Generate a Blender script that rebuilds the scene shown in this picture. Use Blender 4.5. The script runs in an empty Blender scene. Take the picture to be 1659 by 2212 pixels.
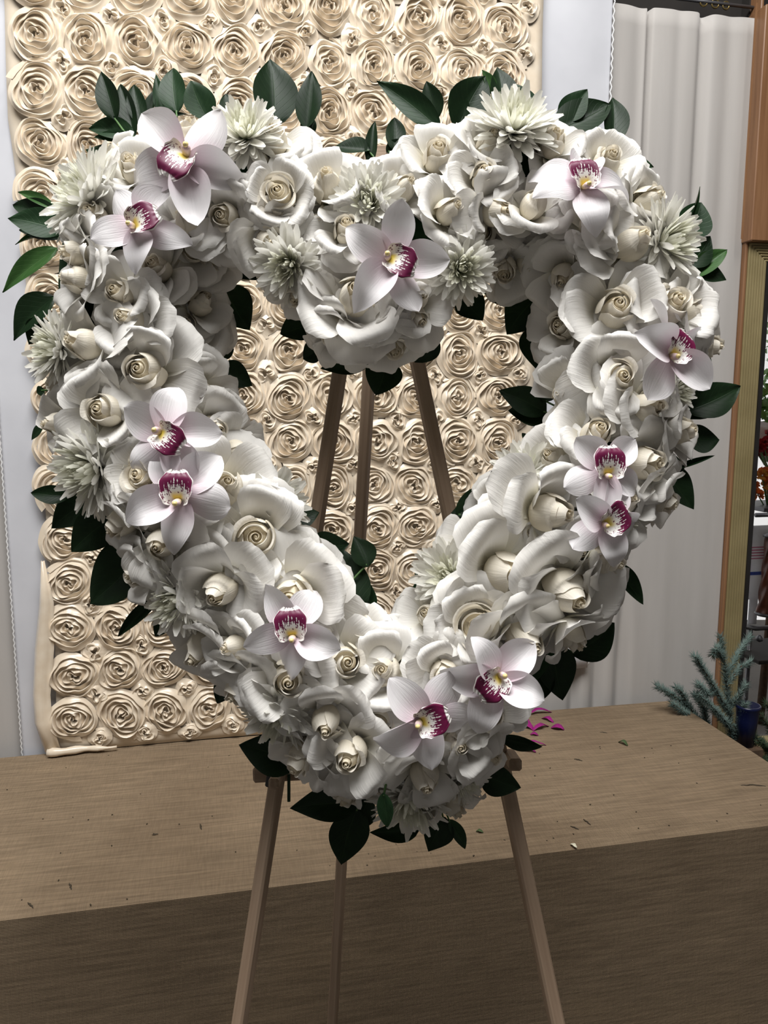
import bpy, math, random
import numpy as np
from mathutils import Vector, Matrix

# ------------------------------------------------------------------ camera, world, light, exposure
scene = bpy.context.scene
COL = scene.collection
FW, FH, FPX = 1659.0, 2212.0, 1680.0
PITCH = math.radians(8.2)
EYE = Vector((0.0, 0.0, 1.5))
FWD = Vector((0, math.cos(PITCH), -math.sin(PITCH)))
UPV = Vector((0, math.sin(PITCH), math.cos(PITCH)))
RGT = Vector((1, 0, 0))

cam_data = bpy.data.cameras.new('camera')
cam_data.sensor_fit = 'VERTICAL'
cam_data.sensor_height = 24.0
cam_data.lens = FPX * 24.0 / FH
cam_data.clip_start = 0.02
cam = bpy.data.objects.new('camera', cam_data)
COL.objects.link(cam)
cam.location = EYE
cam.rotation_euler = (math.pi / 2 - PITCH, 0, 0)
scene.camera = cam

world = bpy.data.worlds.new('daylight')
scene.world = world
world.use_nodes = True
bgn = world.node_tree.nodes['Background']
bgn.inputs[0].default_value = (1.0, 0.985, 0.97, 1)
bgn.inputs[1].default_value = 1.0

sky_data = bpy.data.lights.new('skylight', 'AREA')
sky_data.shape = 'RECTANGLE'
sky_data.size = 2.0
sky_data.size_y = 1.3
sky_data.energy = 130
sky_data.color = (1.0, 0.993, 0.982)
sky = bpy.data.objects.new('skylight', sky_data)
COL.objects.link(sky)
sky.location = (-0.15, 0.12, 3.75)
sky.rotation_euler = (math.radians(14), 0, 0)

scene.view_settings.view_transform = 'Standard'
scene.view_settings.look = 'None'
scene.view_settings.gamma = 1.0
scene.view_settings.use_curve_mapping = False
scene.view_settings.exposure = 0.0
scene.cycles.use_adaptive_sampling = True
scene.cycles.adaptive_threshold = 0.06
scene.cycles.max_bounces = 8
scene.cycles.diffuse_bounces = 3
scene.cycles.glossy_bounces = 2
scene.cycles.transmission_bounces = 4

R = random.Random(7)

# ------------------------------------------------------------------ pixel helpers
def ray(px, py):
    return FWD + RGT * ((px - FW / 2) / FPX) - UPV * ((py - FH / 2) / FPX)

def hit(px, py, p0, n):
    d = ray(px, py)
    return EYE + d * ((Vector(p0) - EYE).dot(n) / d.dot(n))

def project(p):
    d = p - EYE
    z = d.dot(FWD)
    return (FW / 2 + FPX * d.dot(RGT) / z, FH / 2 - FPX * d.dot(UPV) / z)

# wreath frame: a plane leaning back against the easel
LEAN = math.radians(12)
H0 = EYE + FWD * 0.72
HN = Vector((0, -math.cos(LEAN), math.sin(LEAN)))
HX = Vector((1, 0, 0))
HV = Vector((0, math.sin(LEAN), math.cos(LEAN)))
PXM = FPX / 0.72

def on_heart(px, py, h=0.0):
    return hit(px, py, H0 + HN * h, HN)

# back wall frame
DROP = 0.78
BENCH_Z = EYE.z - DROP
WROT = math.radians(11.6)
W0 = Vector((0, 2.288 * DROP, 0))
WX = Vector((math.cos(WROT), math.sin(WROT), 0))
WN = Vector((math.sin(WROT), -math.cos(WROT), 0))
WQ = Matrix((WX, Vector((0, 0, 1)), WN)).transposed()      # columns: along wall, up, towards the room

def wall(s, z, o=0.0):
    return W0 + WX * s + Vector((0, 0, z)) + WN * o

def to_wall(px, py, o=0.0):
    p = hit(px, py, W0 + WN * o, WN)
    return ((p - W0).dot(WX), p.z)

# ------------------------------------------------------------------ mesh and object helpers
def mesh(name, verts, faces, mats, smooth=True, uvs=None, midx=None):
    me = bpy.data.meshes.new(name)
    me.from_pydata([tuple(v) for v in verts], [], faces)
    for m in (mats if isinstance(mats, (list, tuple)) else [mats]):
        me.materials.append(m)
    if smooth:
        me.polygons.foreach_set('use_smooth', [True] * len(me.polygons))
    if midx is not None:
        me.polygons.foreach_set('material_index', midx)
    if uvs is not None:
        lay = me.uv_layers.new(name='UVMap')
        li = np.empty(len(me.loops), dtype=np.int32)
        me.loops.foreach_get('vertex_index', li)
        lay.data.foreach_set('uv', np.asarray(uvs, dtype=np.float32)[li].ravel())
    me.update()
    return me

def obj(name, me, parent=None, loc=None, rot=None):
    o = bpy.data.objects.new(name, me)
    COL.objects.link(o)
    if parent is not None:
        o.parent = parent
    if rot is not None:
        o.matrix_basis = Matrix.Translation(Vector(loc or (0, 0, 0))) @ rot.to_4x4()
    elif loc is not None:
        o.location = loc
    return o

def tag(o, label=None, cat=None, group=None, kind=None):
    if label: o['label'] = label
    if cat: o['category'] = cat
    if group: o['group'] = group
    if kind: o['kind'] = kind
    return o

def grid_faces(nu, nv, wrap=False, off=0):
    f = []
    nn = nu if wrap else nu - 1
    for j in range(nv - 1):
        for i in range(nn):
            a = off + j * nu + i
            b = off + j * nu + (i + 1) % nu
            f.append((a, b, b + nu, a + nu))
    return f

class MB:
    """collects simple solids for one mesh"""
    def __init__(self): self.v, self.f = [], []
    def add(self, vs, fs):
        o = len(self.v); self.v += [tuple(p) for p in vs]; self.f += [tuple(i + o for i in q) for q in fs]
    def box(self, c, sx, sy, sz, ax=(Vector((1,0,0)), Vector((0,1,0)), Vector((0,0,1))), bev=0.0):
        c = Vector(c)
        if bev <= 0:
            vs = [c + ax[0]*(sx/2*i) + ax[1]*(sy/2*j) + ax[2]*(sz/2*k) for k in (-1,1) for j in (-1,1) for i in (-1,1)]
            self.add(vs, [(0,2,3,1),(4,5,7,6),(0,1,5,4),(2,6,7,3),(0,4,6,2),(1,3,7,5)])
        else:
            # prism along ax[2] with chamfered section
            hx, hy, b = sx/2, sy/2, bev
            sec = [(-hx+b,-hy),(hx-b,-hy),(hx,-hy+b),(hx,hy-b),(hx-b,hy),(-hx+b,hy),(-hx,hy-b),(-hx,-hy+b)]
            sec2 = [(x*(1-b/hx), y*(1-b/hy)) for x, y in sec]
            rings = [(sec2,-sz/2),(sec,-sz/2+b),(sec,sz/2-b),(sec2,sz/2)]
            vs = [c + ax[0]*x + ax[1]*y + ax[2]*z for s_, z in rings for x, y in s_]
            fs = [tuple(range(7,-1,-1)), tuple(range(24,32))]
            for r in range(3):
                for i in range(8):
                    fs.append((r*8+i, r*8+(i+1)%8, (r+1)*8+(i+1)%8, (r+1)*8+i))
            self.add(vs, fs)
    def bar(self, a, b, wx, wy, side, bev=0.0015):
        a, b = Vector(a), Vector(b)
        z = (b - a).normalized(); x = (Vector(side) - z * Vector(side).dot(z)).normalized(); y = z.cross(x)
        self.box((a + b) / 2, wx, wy, (b - a).length, (x, y, z), bev)
    def tube(self, pts, r, n=8, cap=True):
        pts = [Vector(p) for p in pts]
        rs = r if isinstance(r, (list, tuple)) else [r] * len(pts)
        o = len(self.v)
        prev = None
        for i, p in enumerate(pts):
            t = (pts[min(i+1, len(pts)-1)] - pts[max(i-1, 0)]).normalized()
            if prev is None:
                up = Vector((0,0,1)) if abs(t.z) < 0.9 else Vector((1,0,0))
                x = t.cross(up).normalized()
            else:
                x = (prev - t * prev.dot(t)).normalized()
            prev = x
            y = t.cross(x)
            for k in range(n):
                a = 2*math.pi*k/n
                self.v.append(tuple(p + x*(math.cos(a)*rs[i]) + y*(math.sin(a)*rs[i])))
        self.f += grid_faces(n, len(pts), True, o)
        if cap:
            self.f.append(tuple(o + k for k in range(n-1, -1, -1)))
            self.f.append(tuple(o + (len(pts)-1)*n + k for k in range(n)))
    def lathe(self, prof, c, axis=Vector((0,0,1)), n=20):
        c = Vector(c); z = Vector(axis).normalized()
        x = z.cross(Vector((0,1,0)) if abs(z.y) < .9 else Vector((1,0,0))).normalized(); y = z.cross(x)
        o = len(self.v)
        for r, h in prof:
            for k in range(n):
                a = 2*math.pi*k/n
                self.v.append(tuple(c + z*h + x*(math.cos(a)*r) + y*(math.sin(a)*r)))
        self.f += grid_faces(n, len(prof), True, o)
        self.f.append(tuple(o + k for k in range(n-1,-1,-1)))
        self.f.append(tuple(o + (len(prof)-1)*n + k for k in range(n)))
    def mesh(self, name, m, smooth=False): return mesh(name, self.v, self.f, m, smooth)
    def build(self, name, m, parent=None, smooth=False, loc=None, rot=None):
        return obj(name, self.mesh(name, m, smooth), parent, loc, rot)

def crom(pts, t):
    """Catmull-Rom through control points, t in 0..1 (array)"""
    P = np.asarray(pts, float)
    n = len(P) - 1
    x = np.clip(np.asarray(t, float), 0, 1) * n
    i = np.minimum(x.astype(int), n - 1)
    f = (x - i)[..., None]
    p0 = P[np.maximum(i - 1, 0)]; p1 = P[i]; p2 = P[i + 1]; p3 = P[np.minimum(i + 2, n)]
    return 0.5 * (2*p1 + (p2-p0)*f + (2*p0-5*p1+4*p2-p3)*f*f + (3*p1-p0-3*p2+p3)*f**3)

# ------------------------------------------------------------------ materials
def new_mat(name):
    m = bpy.data.materials.new(name); m.use_nodes = True
    nt = m.node_tree
    return m, nt, nt.nodes['Principled BSDF']

def node(nt, t, **kw):
    n = nt.nodes.new(t)
    for k, v in kw.items():
        setattr(n, k, v)
    return n

def ramp(nt, stops):
    n = nt.nodes.new('ShaderNodeValToRGB')
    e = n.color_ramp.elements
    while len(e) < len(stops): e.new(0.5)
    for i, (p, c) in enumerate(stops):
        e[i].position = p; e[i].color = (*c, 1) if len(c) == 3 else c
    return n

def noise_mat(name, c1, c2, scale=8, rough=0.6, bump=0.0, bscale=60, coords='Object', stretch=(1,1,1), spec=0.5, metal=0.0, detail=4, sheen=0.0, lo=.3, hi=.7):
    m, nt, b = new_mat(name)
    tc = node(nt, 'ShaderNodeTexCoord'); mp = node(nt, 'ShaderNodeMapping')
    mp.inputs['Scale'].default_value = stretch
    nt.links.new(tc.outputs[coords], mp.inputs[0])
    n = node(nt, 'ShaderNodeTexNoise'); n.inputs['Scale'].default_value = scale; n.inputs['Detail'].default_value = detail
    nt.links.new(mp.outputs[0], n.inputs[0])
    r = ramp(nt, [(lo, c1), (hi, c2)])
    nt.links.new(n.outputs[0], r.inputs[0]); nt.links.new(r.outputs[0], b.inputs['Base Color'])
    b.inputs['Roughness'].default_value = rough
    b.inputs['Specular IOR Level'].default_value = spec
    b.inputs['Metallic'].default_value = metal
    if sheen: b.inputs['Sheen Weight'].default_value = sheen
    if bump:
        n2 = node(nt, 'ShaderNodeTexNoise'); n2.inputs['Scale'].default_value = bscale; n2.inputs['Detail'].default_value = 3
        nt.links.new(mp.outputs[0], n2.inputs[0])
        bp = node(nt, 'ShaderNodeBump'); bp.inputs['Strength'].default_value = bump; bp.inputs['Distance'].default_value = 0.002
        nt.links.new(n2.outputs[0], bp.inputs['Height']); nt.links.new(bp.outputs[0], b.inputs['Normal'])
    return m

def petal_mat(name, base, tip, rough=0.5, trans=0.22, blush=None, base_at=0.0, tip_at=0.55, spec=0.25):
    """pigment runs from the petal's base (v=0) to its rim (v=1); thin tissue lets some light through"""
    m, nt, b = new_mat(name)
    uv = node(nt, 'ShaderNodeUVMap'); sp = node(nt, 'ShaderNodeSeparateXYZ')
    nt.links.new(uv.outputs[0], sp.inputs[0])
    stops = [(base_at, base), (tip_at, tip)]
    if blush: stops = [(0.0, base), (0.22, blush), (0.62, tip)]
    r = ramp(nt, stops)
    nt.links.new(sp.outputs[1], r.inputs[0])
    tc = node(nt, 'ShaderNodeTexCoord')
    n = node(nt, 'ShaderNodeTexNoise'); n.inputs['Scale'].default_value = 70; n.inputs['Detail'].default_value = 3
    vm_ = node(nt, 'ShaderNodeMapping'); vm_.inputs['Scale'].default_value = (26, 2.2, 1); nt.links.new(uv.outputs[0], vm_.inputs[0])
    n.inputs['Scale'].default_value = 1.0
    nt.links.new(vm_.outputs[0], n.inputs[0])
    oi = node(nt, 'ShaderNodeObjectInfo')
    mr = node(nt, 'ShaderNodeMapRange'); mr.inputs[3].default_value = 0.93; mr.inputs[4].default_value = 1.0
    nt.links.new(oi.outputs['Random'], mr.inputs[0])
    mx = node(nt, 'ShaderNodeMix', data_type='RGBA', blend_type='MULTIPLY'); mx.inputs[0].default_value = 1.0
    nt.links.new(r.outputs[0], mx.inputs[6]); nt.links.new(mr.outputs[0], mx.inputs[7])
    nt.links.new(mx.outputs[2], b.inputs['Base Color'])
    b.inputs['Roughness'].default_value = rough
    b.inputs['Specular IOR Level'].default_value = spec
    bp = node(nt, 'ShaderNodeBump'); bp.inputs['Strength'].default_value = 0.3; bp.inputs['Distance'].default_value = 0.0012
    nt.links.new(n.outputs[0], bp.inputs['Height']); nt.links.new(bp.outputs[0], b.inputs['Normal'])
    tr = node(nt, 'ShaderNodeBsdfTranslucent')
    nt.links.new(mx.outputs[2], tr.inputs[0])
    ms = node(nt, 'ShaderNodeMixShader'); ms.inputs[0].default_value = trans
    nt.links.new(b.outputs[0], ms.inputs[1]); nt.links.new(tr.outputs[0], ms.inputs[2])
    nt.links.new(ms.outputs[0], nt.nodes['Material Output'].inputs[0])
    return m

M = {}
M['rose_guard'] = petal_mat('rose_guard_petal', (0.85, 0.81, 0.64), (0.875, 0.853, 0.81), tip_at=0.45)
M['rose_wrap'] = petal_mat('rose_inner_petal', (0.885, 0.80, 0.61), (0.895, 0.845, 0.745), tip_at=0.8)
M['rose_core'] = petal_mat('rose_heart_petal', (0.91, 0.80, 0.58), (0.92, 0.85, 0.70), tip_at=0.9, trans=0.35)
M['orchid'] = petal_mat('orchid_petal', (0.68, 0.46, 0.56), (0.86, 0.835, 0.845), blush=(0.78, 0.64, 0.70), rough=0.4, trans=0.2)
M['mum'] = petal_mat('chrysanthemum_floret', (0.82, 0.85, 0.60), (0.94, 0.925, 0.86), tip_at=0.22, trans=0.4)
M['mum_inner'] = petal_mat('chrysanthemum_inner_floret', (0.70, 0.76, 0.36), (0.93, 0.925, 0.80), tip_at=0.5, trans=0.4)
M['stem'] = noise_mat('green_stem', (0.05, 0.12, 0.03), (0.09, 0.18, 0.05), rough=0.5)
M['foam'] = noise_mat('green_foam', (0.012, 0.03, 0.012), (0.02, 0.05, 0.02), scale=60, rough=0.95, spec=0.1)

def leaf_mat(name, dark, light, vein, rough=0.45):
    m, nt, b = new_mat(name)
    uv = node(nt, 'ShaderNodeUVMap'); sp = node(nt, 'ShaderNodeSeparateXYZ')
    nt.links.new(uv.outputs[0], sp.inputs[0])
    # u in -1..1 stored as 0..1
    def math_(op, a, c=None, d=None):
        n = node(nt, 'ShaderNodeMath', operation=op)
        for i, x in enumerate((a, c, d)):
            if x is None: continue
            if isinstance(x, (int, float)): n.inputs[i].default_value = x
            else: nt.links.new(x, n.inputs[i])
        return n.outputs[0]
    u = math_('ABSOLUTE', math_('SUBTRACT', math_('MULTIPLY', sp.outputs[0], 2.0), 1.0))
    ph = math_('SUBTRACT', math_('MULTIPLY', sp.outputs[1], 9.0), math_('MULTIPLY', u, 2.6))
    fr = math_('ABSOLUTE', math_('SUBTRACT', math_('FRACT', ph), 0.5))
    lat = math_('SUBTRACT', 1.0, math_('SMOOTH_MIN', math_('MULTIPLY', fr, 14.0), 1.0, 0.2))
    mid = math_('SUBTRACT', 1.0, math_('MINIMUM', math_('MULTIPLY', u, 22.0), 1.0))
    vm = math_('MAXIMUM', math_('MULTIPLY', math_('MAXIMUM', lat, 0.0), 0.35), mid)
    tc = node(nt, 'ShaderNodeTexCoord')
    n = node(nt, 'ShaderNodeTexNoise'); n.inputs['Scale'].default_value = 3.0
    nt.links.new(tc.outputs['Object'], n.inputs[0])
    r = ramp(nt, [(0.35, dark), (0.7, light)])
    nt.links.new(n.outputs[0], r.inputs[0])
    mx = node(nt, 'ShaderNodeMix', data_type='RGBA')
    nt.links.new(math_('MULTIPLY', vm, 0.55), mx.inputs[0]); nt.links.new(r.outputs[0], mx.inputs[6]); mx.inputs[7].default_value = (*vein, 1)
    nt.links.new(mx.outputs[2], b.inputs['Base Color'])
    b.inputs['Roughness'].default_value = rough
    b.inputs['Specular IOR Level'].default_value = 0.2
    bp = node(nt, 'ShaderNodeBump'); bp.inputs['Strength'].default_value = 0.25; bp.inputs['Distance'].default_value = 0.001
    nt.links.new(math_('SUBTRACT', 1.0, vm), bp.inputs['Height']); nt.links.new(bp.outputs[0], b.inputs['Normal'])
    tr = node(nt, 'ShaderNodeBsdfTranslucent'); nt.links.new(mx.outputs[2], tr.inputs[0])
    ms = node(nt, 'ShaderNodeMixShader'); ms.inputs[0].default_value = 0.12
    nt.links.new(b.outputs[0], ms.inputs[1]); nt.links.new(tr.outputs[0], ms.inputs[2])
    nt.links.new(ms.outputs[0], nt.nodes['Material Output'].inputs[0])
    return m

M['leaf'] = leaf_mat('dark_glossy_leaf', (0.006, 0.018, 0.006), (0.010, 0.028, 0.009), (0.022, 0.05, 0.018))
M['leaf_mid'] = leaf_mat('mid_green_leaf', (0.012, 0.034, 0.013), (0.020, 0.052, 0.020), (0.05, 0.10, 0.04))
M['leaf_light'] = leaf_mat('fresh_green_leaf', (0.025, 0.07, 0.016), (0.042, 0.105, 0.026), (0.08, 0.15, 0.05))
M['pine'] = noise_mat('pine_wood', (0.29, 0.20, 0.135), (0.41, 0.30, 0.21), scale=5, stretch=(30, 30, 1.2), rough=0.6, bump=0.15, bscale=14, spec=0.3)
M['tape'] = noise_mat('black_tape', (0.012, 0.011, 0.010), (0.05, 0.045, 0.04), scale=90, rough=0.6)
M['satin_ros'] = None
M['white_satin'] = noise_mat('white_satin', (0.56, 0.565, 0.60), (0.64, 0.645, 0.68), scale=6, rough=0.38, sheen=0.3, bump=0.15, bscale=18, stretch=(1, 1, 3))
M['muslin'] = noise_mat('cream_muslin', (0.43, 0.405, 0.38), (0.485, 0.46, 0.435), scale=2.0, rough=0.85, stretch=(9, 1, .5), sheen=0.2, bump=0.1, bscale=200)
M['stitch'] = noise_mat('white_stitching', (0.7, 0.7, 0.7), (0.9, 0.9, 0.9), scale=200, rough=0.7)
M['dark_wall'] = noise_mat('dark_wall', (0.010, 0.008, 0.007), (0.02, 0.016, 0.013), rough=0.8)
M['brown_wood'] = noise_mat('brown_varnished_wood', (0.20, 0.095, 0.042), (0.28, 0.145, 0.070), scale=4, stretch=(30, 30, 1.3), rough=0.4, bump=0.1, bscale=12)
M['gilt'] = noise_mat('gilt_metal', (0.27, 0.215, 0.10), (0.34, 0.275, 0.135), scale=12, rough=0.5, metal=0.2)
M['black_trim'] = noise_mat('black_trim', (0.008, 0.007, 0.007), (0.016, 0.014, 0.013), rough=0.5)
M['concrete'] = noise_mat('concrete_floor', (0.055, 0.05, 0.045), (0.10, 0.09, 0.08), scale=3, rough=0.8, bump=0.2)

def satin_mat():
    m, nt, b = new_mat('champagne_satin')
    tc = node(nt, 'ShaderNodeTexCoord')
    n = node(nt, 'ShaderNodeTexNoise'); n.inputs['Scale'].default_value = 40
    nt.links.new(tc.outputs['Object'], n.inputs[0])
    r = ramp(nt, [(0.3, (0.745, 0.625, 0.475)), (0.7, (0.82, 0.715, 0.57))])
    nt.links.new(n.outputs[0], r.inputs[0]); nt.links.new(r.outputs[0], b.inputs['Base Color'])
    b.inputs['Roughness'].default_value = 0.28
    b.inputs['Specular IOR Level'].default_value = 0.6
    b.inputs['Sheen Weight'].default_value = 0.25
    return m
M['satin'] = satin_mat()

def burlap_mat():
    m, nt, b = new_mat('brown_burlap')
    tc = node(nt, 'ShaderNodeTexCoord')
    L = nt.links.new
    def nz(scale, stretch, detail=3):
        mp = node(nt, 'ShaderNodeMapping'); mp.inputs['Scale'].default_value = stretch
        L(tc.outputs['Object'], mp.inputs[0])
        n = node(nt, 'ShaderNodeTexNoise'); n.inputs['Scale'].default_value = scale; n.inputs['Detail'].default_value = detail
        L(mp.outputs[0], n.inputs[0]); return n.outputs[0]
    big = nz(2.2, (1, 1, 1), 5)
    r = ramp(nt, [(0.3, (0.202, 0.148, 0.097)), (0.5, (0.252, 0.188, 0.125)), (0.72, (0.31, 0.227, 0.142))])
    L(big, r.inputs[0])
    slub = nz(10, (1.2, 22, 22), 4); slub2 = nz(24, (22, 1.2, 1.2), 3)
    r2 = ramp(nt, [(0.3, (0.74, 0.73, 0.72)), (0.75, (1.16, 1.15, 1.13))]); L(slub, r2.inputs[0])
    r3 = ramp(nt, [(0.3, (0.90, 0.90, 0.90)), (0.7, (1.07, 1.07, 1.07))]); L(slub2, r3.inputs[0])
    def mul(a, c):
        x = node(nt, 'ShaderNodeMix', data_type='RGBA', blend_type='MULTIPLY'); x.inputs[0].default_value = 1; L(a, x.inputs[6]); L(c, x.inputs[7]); return x.outputs[2]
    col = mul(mul(r.outputs[0], r2.outputs[0]), r3.outputs[0])
    L(col, b.inputs['Base Color'])
    b.inputs['Roughness'].default_value = 0.95
    b.inputs['Specular IOR Level'].default_value = 0.1
    # weave
    hs = []
    for d in ('X', 'Y', 'Z'):
        w = node(nt, 'ShaderNodeTexWave', bands_direction=d); w.inputs['Scale'].default_value = 130; w.inputs['Distortion'].default_value = 1.5
        L(tc.outputs['Object'], w.inputs[0]); hs.append(w.outputs[1])
    a1 = node(nt, 'ShaderNodeMath', operation='ADD'); L(hs[0], a1.inputs[0]); L(hs[1], a1.inputs[1])
    a2 = node(nt, 'ShaderNodeMath', operation='ADD'); L(a1.outputs[0], a2.inputs[0]); L(hs[2], a2.inputs[1])
    a3 = node(nt, 'ShaderNodeMath', operation='ADD'); L(a2.outputs[0], a3.inputs[0]); L(slub, a3.inputs[1])
    bp = node(nt, 'ShaderNodeBump'); bp.inputs['Strength'].default_value = 0.35; bp.inputs['Distance'].default_value = 0.001
    L(a3.outputs[0], bp.inputs['Height']); L(bp.outputs[0], b.inputs['Normal'])
    return m
M['burlap'] = burlap_mat()

def lip_mat():
    m, nt, b = new_mat('orchid_lip')
    L = nt.links.new
    def mt(op, a, c=None, d=None):
        n = node(nt, 'ShaderNodeMath', operation=op)
        for i, x in enumerate((a, c, d)):
            if x is None: continue
            if isinstance(x, (int, float)): n.inputs[i].default_value = x
            else: L(x, n.inputs[i])
        return n.outputs[0]
    def sstep(x, lo, hi):
        n = node(nt, 'ShaderNodeMapRange', interpolation_type='SMOOTHSTEP'); n.inputs[1].default_value = lo; n.inputs[2].default_value = hi
        L(x, n.inputs[0]); return n.outputs[0]
    uv = node(nt, 'ShaderNodeUVMap'); sp = node(nt, 'ShaderNodeSeparateXYZ'); L(uv.outputs[0], sp.inputs[0])
    us = mt('SUBTRACT', mt('MULTIPLY', sp.outputs[0], 2.0), 1.0)
    u = mt('ABSOLUTE', us); v = sp.outputs[1]
    tc = node(nt, 'ShaderNodeTexCoord')
    n = node(nt, 'ShaderNodeTexNoise'); n.inputs['Scale'].default_value = 420; n.inputs['Detail'].default_value = 1
    L(tc.outputs['Object'], n.inputs[0])
    jit = mt('MULTIPLY', mt('SUBTRACT', n.outputs[0], 0.5), 0.5)
    # radial stripes running out to the rim
    cb = node(nt, 'ShaderNodeCombineXYZ'); L(mt('MULTIPLY', us, 9.0), cb.inputs[0]); L(mt('MULTIPLY', v, 1.3), cb.inputs[1])
    sn = node(nt, 'ShaderNodeTexNoise'); sn.inputs['Scale'].default_value = 1.6; sn.inputs['Detail'].default_value = 2; L(cb.outputs[0], sn.inputs[0])
    stripe = mt('MULTIPLY', mt('SUBTRACT', sn.outputs[0], 0.5), 0.9)
    band = sstep(mt('ADD', mt('ADD', v, mt('MULTIPLY', u, 0.22)), mt('ADD', jit, stripe)), 0.55, 0.61)
    rim = mt('SUBTRACT', 1.0, sstep(mt('MAXIMUM', u, mt('ADD', v, 0.0)), 0.885, 0.93))
    blot = mt('MULTIPLY', band, rim)
    # dots on the side lobes
    dots = mt('MULTIPLY', sstep(n.outputs[0], 0.60, 0.64), mt('MULTIPLY', sstep(u, 0.45, 0.55), rim))
    mask = mt('MAXIMUM', blot, mt('MULTIPLY', dots, 0.8))
    yel = mt('MULTIPLY', mt('SUBTRACT', 1.0, sstep(u, 0.16, 0.40)), mt('SUBTRACT', 1.0, sstep(v, 0.28, 0.50)))
    m1 = node(nt, 'ShaderNodeMix', data_type='RGBA'); L(yel, m1.inputs[0]); m1.inputs[6].default_value = (0.90, 0.87, 0.83, 1); m1.inputs[7].default_value = (0.78, 0.60, 0.10, 1)
    m2 = node(nt, 'ShaderNodeMix', data_type='RGBA'); L(mask, m2.inputs[0]); L(m1.outputs[2], m2.inputs[6]); m2.inputs[7].default_value = (0.13, 0.004, 0.045, 1)
    L(m2.outputs[2], b.inputs['Base Color'])
    b.inputs['Roughness'].default_value = 0.45
    return m
M['lip'] = lip_mat()
M['column'] = petal_mat('orchid_column', (0.80, 0.66, 0.22), (0.80, 0.60, 0.62), rough=0.4, trans=0.05, tip_at=0.9)
M['cap'] = noise_mat('pollen_cap', (0.80, 0.62, 0.22), (0.86, 0.72, 0.36), rough=0.4)

# ------------------------------------------------------------------ the setting
bm = MB(); bm.box((0.5, 1.2, -0.02), 9, 8, 0.04)
tag(bm.build('floor', M['concrete']), kind='structure')
M['plaster'] = noise_mat('grey_plaster', (0.36, 0.35, 0.34), (0.42, 0.41, 0.40), rough=0.9)
for nm_, c_, d_ in (('ceiling', (0.3, 0.3, 3.97), (6.4, 6.6, .1)), ('wall_left', (-2.85, -0.4, 1.96), (.1, 4.6, 3.92)), ('wall_right_side', (3.45, 0.2, 1.96), (.1, 5.4, 3.92)), ('wall_front', (0.3, -2.65, 1.96), (6.4, .1, 3.92))):
    bm = MB(); bm.box(c_, *d_); tag(bm.build(nm_, M['plaster']), kind='structure')

S_FAB_L = to_wall(8, 100)[0]
S_FAB_R = to_wall(1166, 300)[0]
S_CUR_R = to_wall(1589, 745, -0.045)[0]
Z_CUR_T = to_wall(1500, 18, -0.03)[1]

# wall behind the curtains, up to the wooden post
def wall_box(name, s0, s1, z0, z1, o0, o1, mat, parent=None, kind=None, bev=0.0):
    b_ = MB()
    b_.box(wall((s0+s1)/2, (z0+z1)/2, (o0+o1)/2), s1-s0, z1-z0, o1-o0, (WX, Vector((0,0,1)), WN), bev)
    o = b_.build(name, mat, parent)
    if kind: o['kind'] = kind
    return o
S_POST0 = S_CUR_R + 0.001
wall_box('wall_back', -3.0, S_POST0, 0.0, 3.92, -0.16, -0.10, M['dark_wall'], kind='structure')

# right-hand timber trim and gilt-framed window
sa = S_CUR_R + 0.001
s_g0 = to_wall(1604, 745, -0.03)[0]            # gilt frame starts
s_b0 = to_wall(1643, 745, -0.03)[0]            # black inner edge
s_b1 = to_wall(1651, 745, -0.03)[0]
s_o = s_b1 + 0.012                      # opening starts
z_ft = to_wall(1620, 518)[1]            # top of the gilt frame
wall_box('trim_1', S_POST0, s_g0, 0.0, 3.92, -0.10, -0.030, M['brown_wood'], kind='structure', bev=0.002)
hp = wall_box('trim_2', s_g0 - 0.012, s_g0 + 0.75, z_ft, 2.42, -0.10, -0.006, M['brown_wood'], kind='structure', bev=0.002)
s_gr = to_wall(1617, 300)[0]
wall_box('panel_bead', s_gr, s_gr + 0.004, z_ft + 0.002, 2.418, -0.006, -0.003, M['brown_wood'], hp)
wall_box('wall_right', s_g0 + 0.75, 3.6, 0.0, 3.92, -0.16, -0.10, M['brown_wood'], kind='structure')
wall_box('trim_3', s_g0 - 0.012, s_g0 + 0.75, 2.42, 3.92, -0.16, -0.07, M['dark_wall'], kind='structure')
win = bpy.data.objects.new('window_1', None); COL.objects.link(win); win['kind'] = 'structure'
win['label'] = 'gilt fluted window frame with black inner edge beside the timber trim'
wl = wall(s_g0, 0, 0); win.location = wl
def wpart(name, s0, s1, z0, z1, o0, o1, mat, bev=0.0):
    b_ = MB(); b_.box(wall((s0+s1)/2, (z0+z1)/2, (o0+o1)/2) - wl, s1-s0, z1-z0, o1-o0, (WX, Vector((0,0,1)), WN), bev)
    return b_.build(name, mat, win)
Z_SILL = 0.55
wpart('frame_side', s_g0, s_b0, Z_SILL, z_ft, -0.10, -0.030, M['gilt'])
wpart('frame_top', s_b0, s_g0 + 0.75, z_ft - 0.045, z_ft, -0.10, -0.030, M['gilt'])
wpart('frame_sill', s_g0, s_g0 + 0.75, Z_SILL - 0.05, Z_SILL, -0.10, -0.02, M['gilt'])
nfl = 7
for k in range(nfl):
    w_ = (s_b0 - s_g0) / nfl
    wpart('flute', s_g0 + k*w_ + w_*.04, s_g0 + (k+1)*w_ - w_*.04, Z_SILL, z_ft - 0.002 - 0.0065*k, -0.030, -0.0275, M['gilt'], 0.0009)
    wpart('flute', s_g0 + (k+.4)*w_, s_g0 + 0.75, z_ft - 0.0065*(k+1) + .001, z_ft - 0.0065*k - .001, -0.030, -0.026, M['gilt'], 0.0012)
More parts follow.
